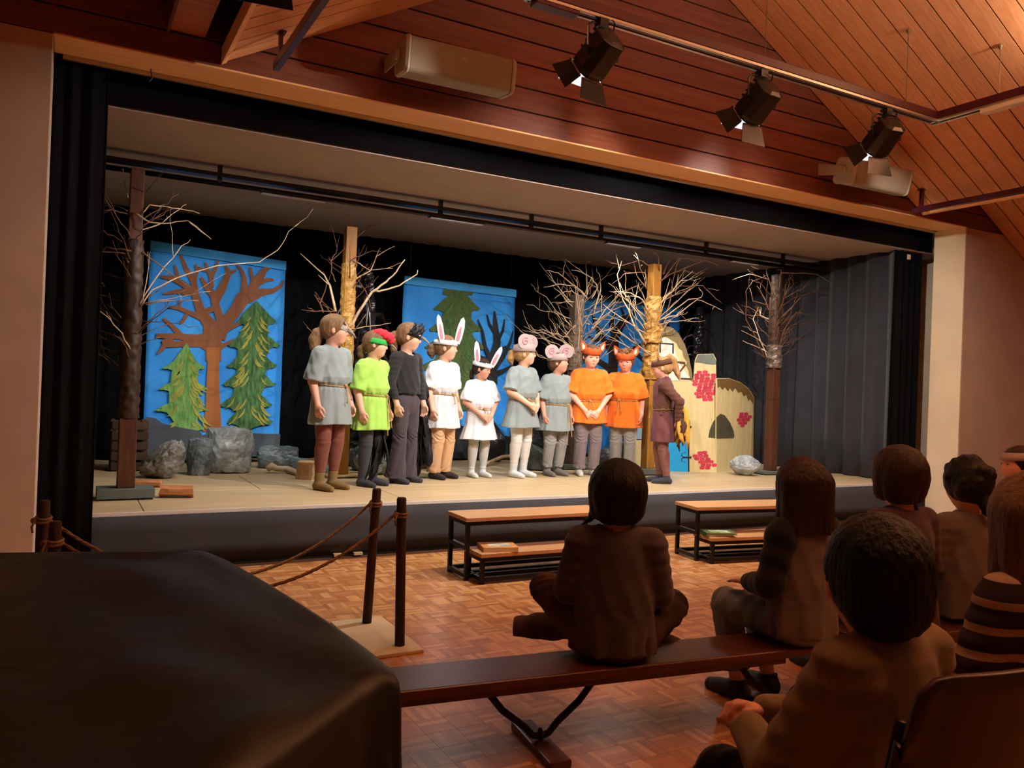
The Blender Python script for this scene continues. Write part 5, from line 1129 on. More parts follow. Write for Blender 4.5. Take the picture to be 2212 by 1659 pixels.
card_white, card_grey, card_pink, felt_orange, felt_brown, felt_cream = mat('white_card', '#dfe3e8', .7, .03), mat('grey_pink_card', '#ab9896', .8, .05), mat('pink_paint', '#e07d86', .7, .05), mat('orange_felt', '#cf5a24', .9, .08, 30, bump=.2, bscale=200), mat('brown_felt', '#5d3a2a', .9, .08, 30, bump=.2, bscale=200), mat('cream_felt', '#e2d6c4', .9, .05)
beak_m, silver_mask, black_feather, red_feather, green_mask = mat('grey_beak', '#7b7672', .35, .15, 20), mat('silver_feather_mask', '#a9a9a6', .4, .35, 18, col2='#6f6d6b'), mat('black_feather', '#121114', .55, .3, 30), mat('red_feather', '#e0303f', .8, .15, 40), mat('green_felt_mask', '#2fae4c', .8, .15, 30)
pin_tan, pin_yel = mat('brown_ribbon', '#4e3021', .8, .15, 20), mat('yellow_ribbon', '#d19a33', .75, .15, 20)
hair_band = mat('pink_hair_tie', '#e2586a', .7)

def mask(p, m, lo, hi, half=78, grow=.05, name='mask'):
    n = 26; V = []; F = []
    for i in range(n):
        t = -1 + 2 * i / (n - 1); a = math.pi / 2 + R(half) * t; zl, zh = lo(t), hi(t)
        for j in range(4):
            z = zl + (zh - zl) * j / 3; k = math.sqrt(max(.3, 1 - ((z - .0) / .62) ** 2)); V.append(p.hp((.345 + grow) * k * math.cos(a), -.04 + (.40 + grow) * k * math.sin(a), z))
    for i in range(n - 1):
        for j in range(3): a, b = i * 4 + j, (i + 1) * 4 + j; F.append((a, b, b + 1, a + 1))
    return MB().add(V, F).build(name, m, p.root, smooth=True, solid=.006)
def beak(p, m, pts, rad, parent): return MB().tube([p.hp(*q) for q in pts], [r * p.s for r in rad], 10, flat=.7).build('beak', m, parent, smooth=True)
def tuft(p, m, base, n, L, spread, dirv, seed, parent, name='feather', r=.018):
    rr = random.Random(seed)
    for i in range(n):
        b = Vector(base) + Vector((rr.uniform(-1, 1) * spread[0], rr.uniform(-1, 1) * spread[1], rr.uniform(-1, 1) * spread[2])); d = (Vector(dirv) + Vector((rr.uniform(-1, 1), rr.uniform(-1, 1), rr.uniform(-.6, 1))) * .6).normalized() * L * rr.uniform(.6, 1.1)
        MB().tube([p.hp(*b), p.hp(*(b + d * .4 + Vector((0, 0, .02)))), p.hp(*(b + d * .75)), p.hp(*(b + d))], [r * p.s * .7, r * p.s * 1.6, r * p.s * 1.3, r * p.s * .3], 6, flat=.5).build(name, m, parent, smooth=True)
def puff(p, m, ells, parent, name='feather_puff'):
    c = [Vector(p.hp(*e[0])) for e in ells]; mx = max(max(e[1]) for e in ells) * p.s + .03; lo = [min(q[i] for q in c) - mx for i in range(3)]; hi = [max(q[i] for q in c) + mx for i in range(3)]; fd = Field(lo, hi, .005)
    for q, e in zip(c, ells): fd.ell(q, [x * p.s for x in e[1]], p.HM, .015)
    fd.rough(lambda X, Y, Z: .005 * np.sin(210 * X + 90 * Z) * np.sin(190 * Y - 60 * Z) + .004 * np.sin(130 * Z + 80 * X - 50 * Y)); o = build_field(fd, name, m, parent); return o
def pos(px_, py_, h=0): g = ground(px_, py_); return g
def child(px_, py_, rel, H, label, head=None, pitch=0, **k):
    g = ground(px_, py_); hr = rel if head is None else head
    return Person((g.x, g.y, SZ), face_angle(g.x, g.y, rel), H, label, yaw=rel - hr, pitch=pitch, **k)
def clasp(p, z=.53, y=.105):
    p.set(elR=(.148, .01, .635), elL=(-.148, .01, .635), wrR=(.048, y, z + .005), wrL=(-.046, y - .004, z - .004)); p.handd = {'R': (-.8, .35, -.45), 'L': (.8, .35, -.45)}; p.palm = {'R': (-.3, -.8, -.3), 'L': (.3, -.8, -.3)}; p.curl = .75
pony = lambda L=.9, w=.16: [((0, -.46, .12), .10), ((0, -.62, .02), w), ((0, -.70, -.25), w * 1.15), ((.02, -.66, -.25 - L * .4), w), ((.03, -.60, -.2 - L * .75), w * .4)]

# 1 silver bird mask
p = child(706, 1057, 42, 1.55, 'child in a long grey T-shirt, brown leggings and a silver bird mask', 6, -4, skin=SK1); p.body(); p.tunic(tee_grey, .375, .595, 1.0, seed=1, wide=1.03); p.legs(leg_brown, hem=.10); p.socks(sock_olive, .105)
p.belt(rope_m, .595, 1.03, ends=(.05, .06), side=-.35); p.hair(HLB, 'pony', [((0, -.44, -.1), .14), ((0, -.60, -.22), .20), ((.0, -.66, -.45), .22), ((.02, -.64, -.72), .17), ((.03, -.6, -.95), .06)], .12); p.face()
mk = mask(p, silver_mask, lambda t: -.10 + .14 * abs(t), lambda t: .16 + .10 * abs(t) - .06 * (1 - abs(t))); beak(p, beak_m, [(0, .36, .04), (0, .50, -.03), (0, .64, -.12), (0, .74, -.24)], [.09, .08, .05, .012], mk)
tuft(p, silver_mask, (-.2, .33, .14), 7, .2, (.1, .06, .05), (-.6, -.2, .6), 4, mk); tuft(p, silver_mask, (.2, .33, .14), 7, .2, (.1, .06, .05), (.6, -.2, .6), 5, mk)
# 2 green woodpecker
p = child(796, 1049, 38, 1.44, 'child in a lime green T-shirt with a red feather on a green mask', 8, -4, skin=SK3); p.body(); p.tunic(tee_lime, .365, .585, 1.15 if False else 1.0, seed=2, wide=1.06, sw=1.08); p.legs(leg_dark, hem=.06); p.socks(sock_dark, .085)
p.belt(rope_m, .585, 1.06, ends=(.13, .16), side=-.5); p.hair(HLB, 'pony', [((0, -.44, -.12), .12), ((0, -.56, -.25), .15), ((.0, -.56, -.5), .13), ((.02, -.5, -.7), .04)], .10); p.face()
mk = mask(p, green_mask, lambda t: -.02 + .04 * abs(t), lambda t: .17 + .06 * abs(t), half=118, grow=.075); beak(p, beak_m, [(0, .40, .10), (0, .56, .05), (0, .74, -.06), (0, .86, -.2)], [.07, .055, .035, .01], mk)
puff(p, red_feather, [((0, .10, .42), (.30, .38, .20)), ((0, .38, .34), (.28, .30, .19)), ((0, .56, .22), (.2, .16, .14))], mk)
# 3 black bird with wings
p = child(868, 1042, 38, 1.55, 'child in black with a black feather mask and ragged black wings', 4, -10, skin=SK3); p.set(elR=(.150, -.005, .63), elL=(-.150, -.005, .63), wrR=(.135, .045, .495), wrL=(-.135, .045, .495)); p.body(); p.tunic(tee_black, .555, None, 2, seed=3, wide=.93, flare=.108, name='black_top', neckw=1.25); p.legs(leg_flare, 'flared', .035); p.socks(sock_dark, .07)
p.hair(HLB, 'pony', [((0, -.42, -.02), .12), ((0, -.56, -.1), .20), ((.0, -.52, -.35), .16), ((.02, -.5, -.62), .12), ((.02, -.5, -.8), .05)], .10); p.face()
mk = mask(p, black_feather, lambda t: -.06 + .10 * abs(t), lambda t: .24 + .05 * abs(t), half=95, grow=.06); beak(p, beak_m, [(0, .38, .06), (0, .56, .02), (0, .74, -.08), (0, .88, -.24)], [.075, .06, .035, .01], mk); puff(p, black_feather, [((0, .18, .30), (.38, .32, .22)), ((.26, .1, .16), (.16, .26, .16)), ((-.26, .1, .16), (.16, .26, .16))], mk); tuft(p, black_feather, (0, .2, .36), 34, .2, (.36, .26, .1), (0, -.1, .5), 7, mk, r=.018)
def feather_mesh():
    mb = MB(); L = .20; pts = [(0, 0, 0), (0, .004, -.3 * L), (0, .01, -.62 * L), (0, .004, -.88 * L), (0, 0, -L)]
    return mb.tube(pts, [.010, .034, .044, .034, .006], 6, flat=.16, up=(1, 0, 0)).mesh('feather', black_feather, True)
fm = feather_mesh(); rr = random.Random(5)
for k in (-1, 1):
    S0, E0, W0 = Vector(p.J['sh' + ('R' if k > 0 else 'L')]), Vector(p.J['el' + ('R' if k > 0 else 'L')]), Vector(p.J['wr' + ('R' if k > 0 else 'L')]); u = p.H
    pts = [S0 + Vector((k * .035, -.05, -.05)), E0 + Vector((k * .04, -.05, 0)), W0 + Vector((k * .045, -.06, .02))]
    mb = MB(); 
    for t in (0, 1): pass
    back = mb.tube([pts[0], pts[0].lerp(pts[1], .5), pts[1], Vector((k * .17 * u, -.05, .48 * u)), Vector((k * .19 * u, -.05, .30 * u))], [.012, .035, .04, .05, .03], 8, flat=.35, up=(0, -1, 0)).build('wing', black_feather, p.root, smooth=True)
    for i in range(72):
        t = (i // 2) / 35; q = pts[0].lerp(pts[1], min(1, t * 3)) if t < .33 else pts[1].lerp(Vector((k * .19 * u, -.03, .30 * u)), (t - .33) * 1.5)
        for d in ((0,) if i % 2 else (0, 1)):
            o = link('feather', fm, back, q + Vector((k * rr.uniform(.0, .085), rr.uniform(-.09, .05), rr.uniform(-.03, .03) - d * .10)), (rr.uniform(-.3, .2), k * rr.uniform(-.35, .1), rr.uniform(-1, 1)))
            sc = rr.uniform(1.1, 1.8); o.scale = (sc, sc, sc * (1 + .15 * t))
# 4 tall rabbit
ear_o = [(-.12, 0), (-.17, .3), (-.17, .75), (-.12, 1.05), (-.03, 1.18), (.06, 1.08), (.12, .78), (.13, .35), (.10, 0)]; ear_i = [(-.07, .12), (-.09, .4), (-.06, .72), (.0, .78), (.06, .5), (.06, .12)]
notch = lambda a: (.05 if int(a * 40 / 6.2832 + .5) % 2 else 0) if math.sin(a) > .55 else 0
def rabbit(p, ears):
    b = p.band(card_white, .10, .30, .085, crown=notch)
    for ph, ya, ro in ears:
        c = (.40 * math.cos(R(ph)), -.07 + .50 * math.sin(R(ph)), .20)
        e = p.plate(ear_o, c, ya, card_white, 'ear', b, tilt=4, rollv=ro); p.plate(ear_i, c, ya, card_pink, 'ear_inner', e, off=.03, tilt=4, rollv=ro, th=.003)
p = child(950, 1033, 42, 1.47, 'taller child with white rabbit ears, white T-shirt and beige trousers', 8, -3, skin=SK3); p.body(); p.tunic(tee_white, .355, .59, .92, seed=4, flare=.145); p.legs(leg_beige, 'trousers', .045); p.socks(sock_black, .06)
p.belt(rope_m, .59, 1.0, ends=(.03, .04), side=-.2); p.hair(HLB, 'pony', [((0, -.46, -.02), .12), ((0, -.60, -.06), .18), ((.0, -.64, -.26), .19), ((.02, -.6, -.46), .08)], .10); p.face(); rabbit(p, ((-12, -50, 14), (78, -86, -8)))
# 5 small rabbit
p = child(1031, 1030, 58, 1.255, 'smallest child, with white rabbit ears, white T-shirt and pale grey tights', 22, -12, skin=SK2); clasp(p, .52, .115); p.body(); p.tunic(tee_white, .32, .575, .95, seed=5, wide=1.06, flare=.165); p.legs(leg_lgrey, hem=.06); p.socks(sock_white, .1)
p.belt(rope_m, .575, 1.06, ends=(.05, .07), side=.0, r=.0045); p.hair(HD, 'pony', [((0, -.42, -.15), .10), ((0, -.52, -.3), .12), ((.0, -.5, -.55), .10), ((.0, -.46, -.75), .03)], .10); p.face(down=.02); rabbit(p, ((-14, -56, 16), (98, -60, -14)))
MB().sphere(p.hp(0, -.47, -.2), .07 * p.s, 10, 8).build('hair_tie', hair_band, p.root, smooth=True)
# 6 mouse with glasses
round_ear = [(.37 * math.cos(a), .26 + .37 * math.sin(a)) for a in np.linspace(-.9, 3.14159 + .9, 18)]
def mouse(p, ears, grow=.085):
    b = p.band(card_grey, .08, .40, grow, crown=lambda a: (.04 if int(a * 40 / 6.2832 + .5) % 3 == 0 else 0) if math.sin(a) > .3 else 0)
    for ph, ya, ro in ears:
        c = (.38 * math.cos(R(ph)), -.07 + .46 * math.sin(R(ph)), .26)
        e = p.plate(round_ear, c, ya, card_grey, 'ear', b, tilt=4, rollv=ro); M = Matrix.Rotation(R(ya), 3, 'Z') @ Matrix.Rotation(R(4), 3, 'X') @ Matrix.Rotation(R(ro), 3, 'Y')
        sp = [Vector(((.03 + .019 * t) * math.cos(t * 1.0), .03, .26 + (.03 + .019 * t) * math.sin(t * 1.0))) for t in np.linspace(0, 8.6, 30)]; pts = []
        for v in sp: q = M @ v; pts.append(p.hp(c[0] + q.x, c[1] + q.y, c[2] + q.z))
        MB().tube(pts, .022 * p.s, 6).build('ear_spiral', card_pink, e, smooth=True)
p = child(1121, 1030, 40, 1.455, 'child with glasses and mouse ears, grey T-shirt and white leggings', 2, 2, skin=SK3); clasp(p, .535, .12); p.body(); p.tunic(tee_grey, .37, .575, .95, seed=6, wide=1.1, flare=.152); p.legs(leg_white, hem=.08); p.socks(sock_white, .09)
p.belt(rope_m, .575, 1.1, ends=(.03, .03), side=.2); p.hair(HBL, 'pony', [((0, -.46, .0), .12), ((0, -.62, .02), .15), ((.0, -.68, -.25), .17), ((.02, -.62, -.5), .06)], .10); p.face(); mouse(p, ((12, -60, 4), (150, -80, -6)))
gl = MB(); gm = mat('glasses_wire', '#6a5648', .3, .05, metal=.6)
for k in (-1, 1): gl.tube([p.hp(k * .15 + .095 * math.cos(a), .405 - .03 * abs(math.cos(a)), .02 + .085 * math.sin(a)) for a in np.linspace(0, 6.2832, 18)], .009 * p.s, 5); gl.tube([p.hp(k * .245, .37, .03), p.hp(k * .385, .1, .05), p.hp(k * .39, -.06, .03)], .009 * p.s, 5)
gl.tube([p.hp(-.055, .405, .03), p.hp(.055, .405, .03)], .009 * p.s, 5).build('glasses', gm, p.root, smooth=True)
# 7 small mouse
p = child(1195, 1027, 52, 1.375, 'child with mouse ears in a wide grey T-shirt and grey sweatpants', 12, 4, skin=SK2); p.body(); p.tunic(tee_grey, .365, .575, 1.0, seed=7, wide=1.1, flare=.15, sw=1.15); p.legs(leg_grey, 'jogger', .07); p.socks(sock_grey, .075)
p.belt(rope_m, .575, 1.1, ends=(.16, .20), side=-.6); p.hair(HB, 'short', None, .10); p.face(); mouse(p, ((-18, -58, 8), (70, -80, -10)))
# 8 fox, hands clasped
fox_ear = [(-.14, 0), (-.18, .16), (-.13, .36), (-.02, .48), (.08, .34), (.13, .12), (.12, 0)]; fox_in = [(-.07, .05), (-.09, .18), (-.02, .36), (.05, .22), (.06, .05)]
def fox(p, grow=.085):
    b = p.band(felt_orange, .12, .42, grow, crown=lambda a: .03 * math.sin(a * 9), th=.008)
    for k in (-1, 1):
        e = p.plate(fox_ear, (k * .40, .02, .28), k * -12, felt_orange, 'ear', b, tilt=4, rollv=k * 24, th=.01); p.plate(fox_in, (k * .40, .02, .28), k * -12, felt_cream, 'ear_inner', e, off=.04, tilt=4, rollv=k * 24, th=.006)
p = child(1266, 1027, 74, 1.47, 'taller fox child in an orange T-shirt with clasped hands and grey-brown trousers', 70, -12, skin=SK3, lean=.02); clasp(p, .475, .115); p.set(elR=(.150, .015, .625), elL=(-.150, .015, .625), wrR=(.055, .10, .505), wrL=(-.053, .096, .50)); p.handd = {'R': (-.6, .3, -.7), 'L': (.6, .3, -.7)}; p.body(); p.tunic(tee_orange, .405, .575, .92, seed=8, wide=1.08, flare=.135); p.legs(leg_mauve, 'trousers', .055); p.socks(sock_pale, .07)
p.belt(rope_m, .575, 1.08, ends=(.03, .04), side=.1); p.hair(HB, 'short', [((0, .30, .33), .0), ((0, .3, .3), .0)], .02); p.face(down=.03, mouth=.03); fox(p)
# 9 fox, arms down
p = child(1343, 1027, 96, 1.44, 'fox child with tousled hair in an orange T-shirt, arms hanging, beside the ochre tree', 100, -16, skin=SK2); p.body(); p.tunic(tee_orange, .385, .60, 1.0, seed=9, wide=1.12, flare=.135, sw=1.12); p.legs(leg_stone, 'trousers', .05); p.socks(sock_pale, .07)
p.belt(rope_m, .60, 1.12, ends=(.06, .06), side=.25); hr = p.hair(HRED, 'short', None, .04, vol=.085); p.face(down=.03, mouth=.03); fox(p, .10); tuft(p, HRED, (0, .0, .46), 30, .16, (.3, .36, .06), (0, .1, .6), 8, hr, 'hair_tuft', r=.03)
# 10 squirrel
p = child(1428, 1043, 176, 1.345, 'squirrel child in burgundy pinafore and brown leggings with a ribbon tail, facing the others', 178, -14, skin=SK2, lean=.03)
p.set(elR=(.165, -.125, .655), elL=(-.165, -.115, .655), wrR=(.135, -.115, .515), wrL=(-.125, -.10, .515), hipR=(.05, 0, .5), ankR=(.05, .01, .045), kneeR=(.052, .03, .275), ankL=(-.055, -.04, .045), kneeL=(-.055, .0, .275)); p.handd = {'R': (-.5, -.2, -.8), 'L': (.5, -.2, -.8)}; p.palm = {'R': (-.6, .6, 0), 'L': (.6, .6, 0)}
p.body(); p.tunic(brown_top, .52, None, 2, seed=10, wide=.90, name='brown_top', flare=.1); p.legs(leg_squ, hem=.06); p.socks(sock_dark, .06)
u = p.H; lo = (-.3, -.3, .30 * u); fd = Field((-.32, -.3, .28 * u), (.32, .34, .86 * u), .0065); kz = np.array([.33, .45, .565, .585, .605, .70, .78, .83]) * u; kr = np.array([.125, .122, .106, .098, .106, .108, .10, .07]) * u; ln = p.lean
def pf(X, Y, Z):
    y = (Y - ln * np.maximum(0, Z - .5 * u)) / .80; th = np.arctan2(y, X); r = np.sqrt(X * X + y * y); g = np.clip((.58 * u - Z) / (.2 * u), 0, 1); d = (r - np.interp(Z, kz, kr) - .006 * g * np.sin(8 * th) - .003 * np.sin(5 * th + 30 * Z)) * .8; return np.maximum(d, .33 * u - Z)
fd.fn(pf, (-.3, -.3, .3 * u), (.3, .3, .84 * u), 0)
for k in 'RL': q = Vector(p.J['sh' + k]); fd.cone(q + Vector((.012 * u * (1 if k == 'R' else -1), 0, -.10 * u)), q + Vector((0, 0, .05 * u)), .062 * u, .035 * u, .012, op='sub')
nk = Vector(p.J['neck']); fd.cone(nk + Vector((0, .01, -.02)), nk + Vector((0, .02, .06)), .05 * u, .07 * u, .004, op='sub'); build_field(fd, 'pinafore', burgundy, p.root)
p.belt(rope_m, .588, 1.02, ends=(.05,), side=.5, r=.005); p.hair(HBL, 'pony', [((0, -.36, .42), .10), ((0, -.52, .44), .13), ((.03, -.66, .22), .17), ((.05, -.66, -.12), .17), ((.03, -.72, -.45), .13), ((.02, -.74, -.72), .05)], .13, vol=.035); p.face(down=.02)
b = p.band(felt_brown, .12, .36, .085, th=.007, crown=lambda a: .02 * math.sin(a * 7))
for k in (-1, 1): p.plate([(-.1, 0), (-.12, .08), (-.02, .26), (.03, .16), (.1, 0)], (k * .30, .05, .30), k * -20 + 40 * k, felt_brown, 'ear', b, tilt=2, rollv=k * 8, th=.008)
MB().sphere(p.hp(0, -.40, .44), .085 * p.s, 10, 8).build('hair_tie', hair_band, p.root, smooth=True)
tl = MB().sphere((-.03, -.105 * u, .57 * u), (.075, .055, .10), 16, 10).build('tail', pin_tan, p.root, smooth=True); rr = random.Random(12)
for i in range(30):
    a = rr.uniform(-1, 1); z0 = rr.uniform(.50, .66) * u; L = rr.uniform(.18, .33) * u * (1.0 if z0 > .56 * u else .75); y0 = -rr.uniform(.075, .15) * u; x0 = a * .09 - .07
    pts = [Vector((x0, y0, z0)), Vector((x0 + a * .02, y0 - .02, z0 - L * .12)), Vector((x0 + a * .04 + rr.uniform(-.02, .02), y0 - rr.uniform(.02, .06), z0 - L * .45)), Vector((x0 + a * .06 + rr.uniform(-.03, .03), y0 - rr.uniform(.0, .06), z0 - L * .75)), Vector((x0 + a * .06, y0 - rr.uniform(-.02, .08), z0 - L))]
    MB().tube(pts, [.012, .028, .034, .026, .004], 6, flat=.16, up=(0, 1, 0)).build('tail_ribbon', pin_yel if i % 5 < 2 else pin_tan, tl, smooth=True)
# ================================================================== hall furniture
bench_top = mat('dark_bench_wood', '#5a2f1f', .28, .15, 2.5, (1, 10, 10), col2='#4a2417', spec=.5)
bench_lt = mat('beech_bench_top', '#bd8f5f', .4, .08, 3, (1, 9, 9), col2='#b28250')
tube_m = mat('dark_steel_tube', '#2a211d', .3, .1, 20, metal=.7)
box_steel = mat('black_square_tube', '#161416', .4, .15, 20, metal=.4, col2='#231f20')
def gym_bench(c, L, ang, h, legs, label):
    r = empty('gym_bench', (c[0], c[1], 0), ang, label, 'bench', 'long dark gym benches')
    MB().bx(-L / 2, L / 2, -.125, .125, h - .036, h).build('seat_plank', bench_top, r, bevel=.008, seg=3)
    MB().bx(-L / 2 + .1, L / 2 - .1, -.02, .02, h - .10, h - .036).build('stretcher', bench_top, r, bevel=.004)
    for x in legs:
        pts = [(x - .26, 0, h - .04), (x - .16, 0, h * .5), (x - .07, 0, .09), (x - .035, 0, .052), (x, 0, .043), (x + .035, 0, .052), (x + .07, 0, .09), (x + .16, 0, h * .5), (x + .26, 0, h - .04)]
        lg = MB().tube(pts, .014, 10).build('leg', tube_m, r, smooth=True)
        MB().bx(x - .045, x + .045, -.19, .19, 0, .03).build('foot_board', bench_top, lg, bevel=.006)
        MB().lathe([(.012, 0), (.012, .03), (.006, .045)], (x, 0, .03), 10).build('bolt', tube_m, lg)
    return r
ga = R(-7.2)
gym_bench((1.80, 2.61), 2.16, ga, .32, (-.17, .97), 'dark gym bench in the foreground that the cross-legged child sits on')
gym_bench((4.66, 2.26), 3.1, ga, .32, (-1.1, 1.1), 'second dark gym bench at the right under the row of spectators')
def step_bench(c, ang, L, label):
    r = empty('step_bench', c, ang, label, 'bench', 'two-step benches before the stage')
    for nm, y0, y1, h, x0, x1 in (('upper', .13, .47, .445, 0, L), ('lower', 0, .27, .215, .06, L + .03)):
        MB().bx(x0, x1, y0, y1, h - .03, h).build(nm + '_seat', bench_lt, r, bevel=.005, seg=3)
        t = .028; z1 = h - .03
        f = MB()
        for x in (x0 + .01, x1 - .01 - t):
            for y in (y0 + .01, y1 - .01 - t): f.bx(x, x + t, y, y + t, 0, z1)
            f.bx(x, x + t, y0 + .01 + t, y1 - .01 - t, 0.02, .02 + t); f.bx(x, x + t, y0 + .01 + t, y1 - .01 - t, z1 - t, z1)
            if nm == 'upper': f.bx(x, x + t, y0 + .01 + t, y1 - .01 - t, .215, .215 + t)
        for y in (y0 + .01, y1 - .01 - t): f.bx(x0 + .01 + t, x1 - .01 - t, y, y + t, z1 - t, z1); f.bx(x0 + .01 + t, x1 - .01 - t, y, y + t, .02, .02 + t)
        fr = f.build(nm + '_frame', box_steel, r)
        for x in (x0 + .009, x1 - .014): MB().bx(x, x + .006, y0 + .018, y0 + .028, z1 * .5, z1 * .5 + .01).build('bolt', alu, fr)
    return r
step_bench((2.47, 4.94, 0), R(-1.2), 1.22, 'black-framed step bench with beech tops, left of the two, with a tan book')
step_bench((4.53, 4.90, 0), R(-8), 1.20, 'black-framed step bench with beech tops, right of the two, with green books')
paper_m = mat('book_pages', '#e6dcc4', .8, .04, 60, (1, 1, 30))
def book(c, d, rz, cover, label, art=None):
    r = empty('book', c, rz, label, 'book'); w, l, h = d
    MB().bx(-w / 2, w / 2, -l / 2, l / 2, 0, .003).bx(-w / 2, w / 2, -l / 2, l / 2, h - .003, h).bx(-w / 2, -w / 2 + .004, -l / 2, l / 2, 0, h).build('cover', cover, r, bevel=.001, seg=1)
    MB().bx(-w / 2 + .004, w / 2 - .006, -l / 2 + .005, l / 2 - .005, .003, h - .003).build('pages', paper_m, r)
    if art: MB().bx(-w * .3, w * .34, -l * .34, l * .3, h, h + .0006).build('cover_picture', art, r)
    return r
art_m = mat('printed_picture', '#7f8a86', .5, .5, 18, col2='#d9c9a0')
b0 = Vector((2.72, 5.05, .2155)); book(b0, (.26, .20, .032), R(-14), mat('tan_book_cover', '#c98a42', .5, .1, 8), 'thick tan hardback book lying on the left step bench', art_m)
g_ = mat('green_book_cover', '#46603a', .5, .2, 10); pale_art = mat('pale_green_print', '#b9c4a0', .5, .4, 25, col2='#5f7a4a')
book(Vector((4.72, 4.985, .2155)), (.24, .18, .018), R(-20), g_, 'dark green book under another on the right step bench', None)
book(Vector((4.735, 4.975, .234)), (.26, .18, .014), R(-24), g_, 'thin green picture book on top on the right step bench', pale_art)
# rope barrier
post_w = mat('weathered_round_post', '#3f2b1e', .75, .2, 8, (5, 5, 1), col2='#2e1e15')
rope_d = mat('barrier_rope', '#9a7a4e', .85, .25, 70, col2='#6e5433')
board_w = mat('pale_foot_board', '#c8b48e', .7, .08, 5)
def barrier_post(x, y, h, lean, label):
    r = empty('barrier_post', (x, y, .018), label=label, cat='post', group='wooden rope barrier posts')
    MB().tube([(0, 0, 0), (lean * .5, 0, h * .5), (lean, 0, h - .008), (lean, 0, h)], [.026, .0255, .025, .021], 14).build('pole', post_w, r, smooth=True)
    k = MB(); z = h - .085
    for dz in (-.007, .007): k.tube([(lean * .9 + .031 * math.cos(a), .031 * math.sin(a), z + dz + .006 * math.sin(a)) for a in np.linspace(0, 6.2832, 16)], .0065, 6)
    k.sphere((lean * .9 - .034, -.012, z - .004), (.018, .014, .016), 8, 6).tube([(lean * .9 - .03, -.02, z), (lean * .9 - .045, -.03, z - .03), (lean * .9 - .04, -.035, z - .055)], .005, 6)
    k.build('knot', rope_d, r, smooth=True); return Vector((x + lean * .9, y, .018 + z))
for x0, x1, y0, y1, lb in ((1.34, 1.64, 3.80, 4.44, 'right'), (-.17, .10, 3.78, 4.40, 'left')):
    tag(MB().bx(x0, x1, y0, y1, 0, .018).build('foot_board', board_w, None, bevel=.003), 'pale foot board under the %s pair of barrier posts' % lb, 'board', 'barrier foot boards')
pa = barrier_post(1.52, 4.345, .755, .03, 'round barrier post of the right pair, further from the camera'); pb = barrier_post(1.55, 3.91, .765, -.02, 'round barrier post of the right pair, nearer the camera')
pc = barrier_post(-.075, 4.24, .76, 0, 'round barrier post at the far left beside the plaster wall'); pd = barrier_post(-.025, 3.89, .72, 0, 'shorter round barrier post at the left with knotted rope')
def rope(a, b, sag, label):
    n = 60; c = [a.lerp(b, i / n) - Vector((0, 0, sag * 4 * (i / n) * (1 - i / n))) for i in range(n + 1)]; mb = MB(); d = (b - a).normalized(); s_ = d.cross(Vector((0, 0, 1))).normalized()
    for ph in (0, 2.094, 4.189): mb.tube([p + (s_ * math.cos(i * 1.35 + ph) + Vector((0, 0, math.sin(i * 1.35 + ph)))) * .005 for i, p in enumerate(c)], .0052, 5)
    tag(mb.build('barrier_rope', rope_d, None, smooth=True), label, 'rope', 'barrier ropes')
rope(pc + Vector((.03, 0, -.01)), pa - Vector((.035, 0, 0)), .34, 'twisted barrier rope between the two posts nearer the stage')
rope(pd + Vector((.03, 0, -.01)), pb - Vector((.035, 0, 0)), .30, 'twisted barrier rope between the two posts nearer the camera')
# cloth-covered table in the left foreground
top = [(.455, 2.70), (.60, 1.62), (.50, 1.45), (.10, 1.12), (-.4, .98), (-1.35, 1.1), (-1.45, 3.15), (-.3, 3.0), (.30, 2.83)]
drape = mat('dark_green_table_cloth', '#1d1f19', .5, .2, 3, col2='#151712', bump=.35, bscale=5, sheen=.0, spec=.5)
def closed_spline(P, n):
    out = []; m = len(P)
    for i in range(m):
        p0, p1, p2, p3 = (Vector((*P[(i + k) % m], 0)) for k in (-1, 0, 1, 2))
        for j in range(n):
            t = j / n; out.append((2 * p1 + (p2 - p0) * t + (2 * p0 - 5 * p1 + 4 * p2 - p3) * t * t + (3 * p1 - p0 - 3 * p2 + p3) * t ** 3) * .5)
    return out
ol = closed_spline(top, 14); cen = Vector((-.4, 2.0, 0)); n = len(ol); rings = []; rr = random.Random(2); TZc = .80
for k, (f, z) in enumerate(((0.02, TZc + .0), (.25, TZc), (.4, TZc), (.5, TZc), (.6, TZc), (.68, TZc), (.76, TZc), (.83, TZc), (.89, TZc), (.94, TZc + .002), (.975, TZc + .001), (.992, TZc - .006), (1.0, TZc - .02), (1.006, TZc - .05), (1.012, TZc - .15), (1.02, TZc - .3), (1.03, TZc - .5), (1.04, .06))):
    ring = []
    for i, p in enumerate(ol):
        d = p - cen; fold = 0
        if z < TZc - .03: g = (TZc - z) / TZc; fold = g * (.05 * math.sin(i * .55) + .03 * math.sin(i * 1.27 + 1)); 
        q = cen + d * (f + fold * .6); zz = z
        if 2 <= k <= 9: zz += .018 * noise.noise(Vector((q.x * 4, q.y * 4, 1.3))) + .010 * math.sin(q.x * 17 + q.y * 7) * (1 if k > 2 else .3) * max(0, q.x + .4)
        ring.append((q.x, q.y, zz))
    rings.append(ring)
V = [v for r_ in rings for v in r_]; F = [(k * n + i, k * n + (i + 1) % n, (k + 1) * n + (i + 1) % n, (k + 1) * n + i) for k in range(len(rings) - 1) for i in range(n)] + [tuple(range(n))]
tb = empty('covered_table', (0, 0, 0), label='low table hidden under a dark green cloth in the left foreground', cat='table')
MB().add(V, F).build('cloth', drape, tb, smooth=True, solid=.004)
MB().prism([(x * .9 - .04, -(y * .9 + .2)) for x, y in top], 0, .03, Matrix(((1, 0, 0, 0), (0, 0, -1, 0), (0, 1, 0, TZc - .05), (0, 0, 0, 1)))).build('table_top', dark_wood, tb)
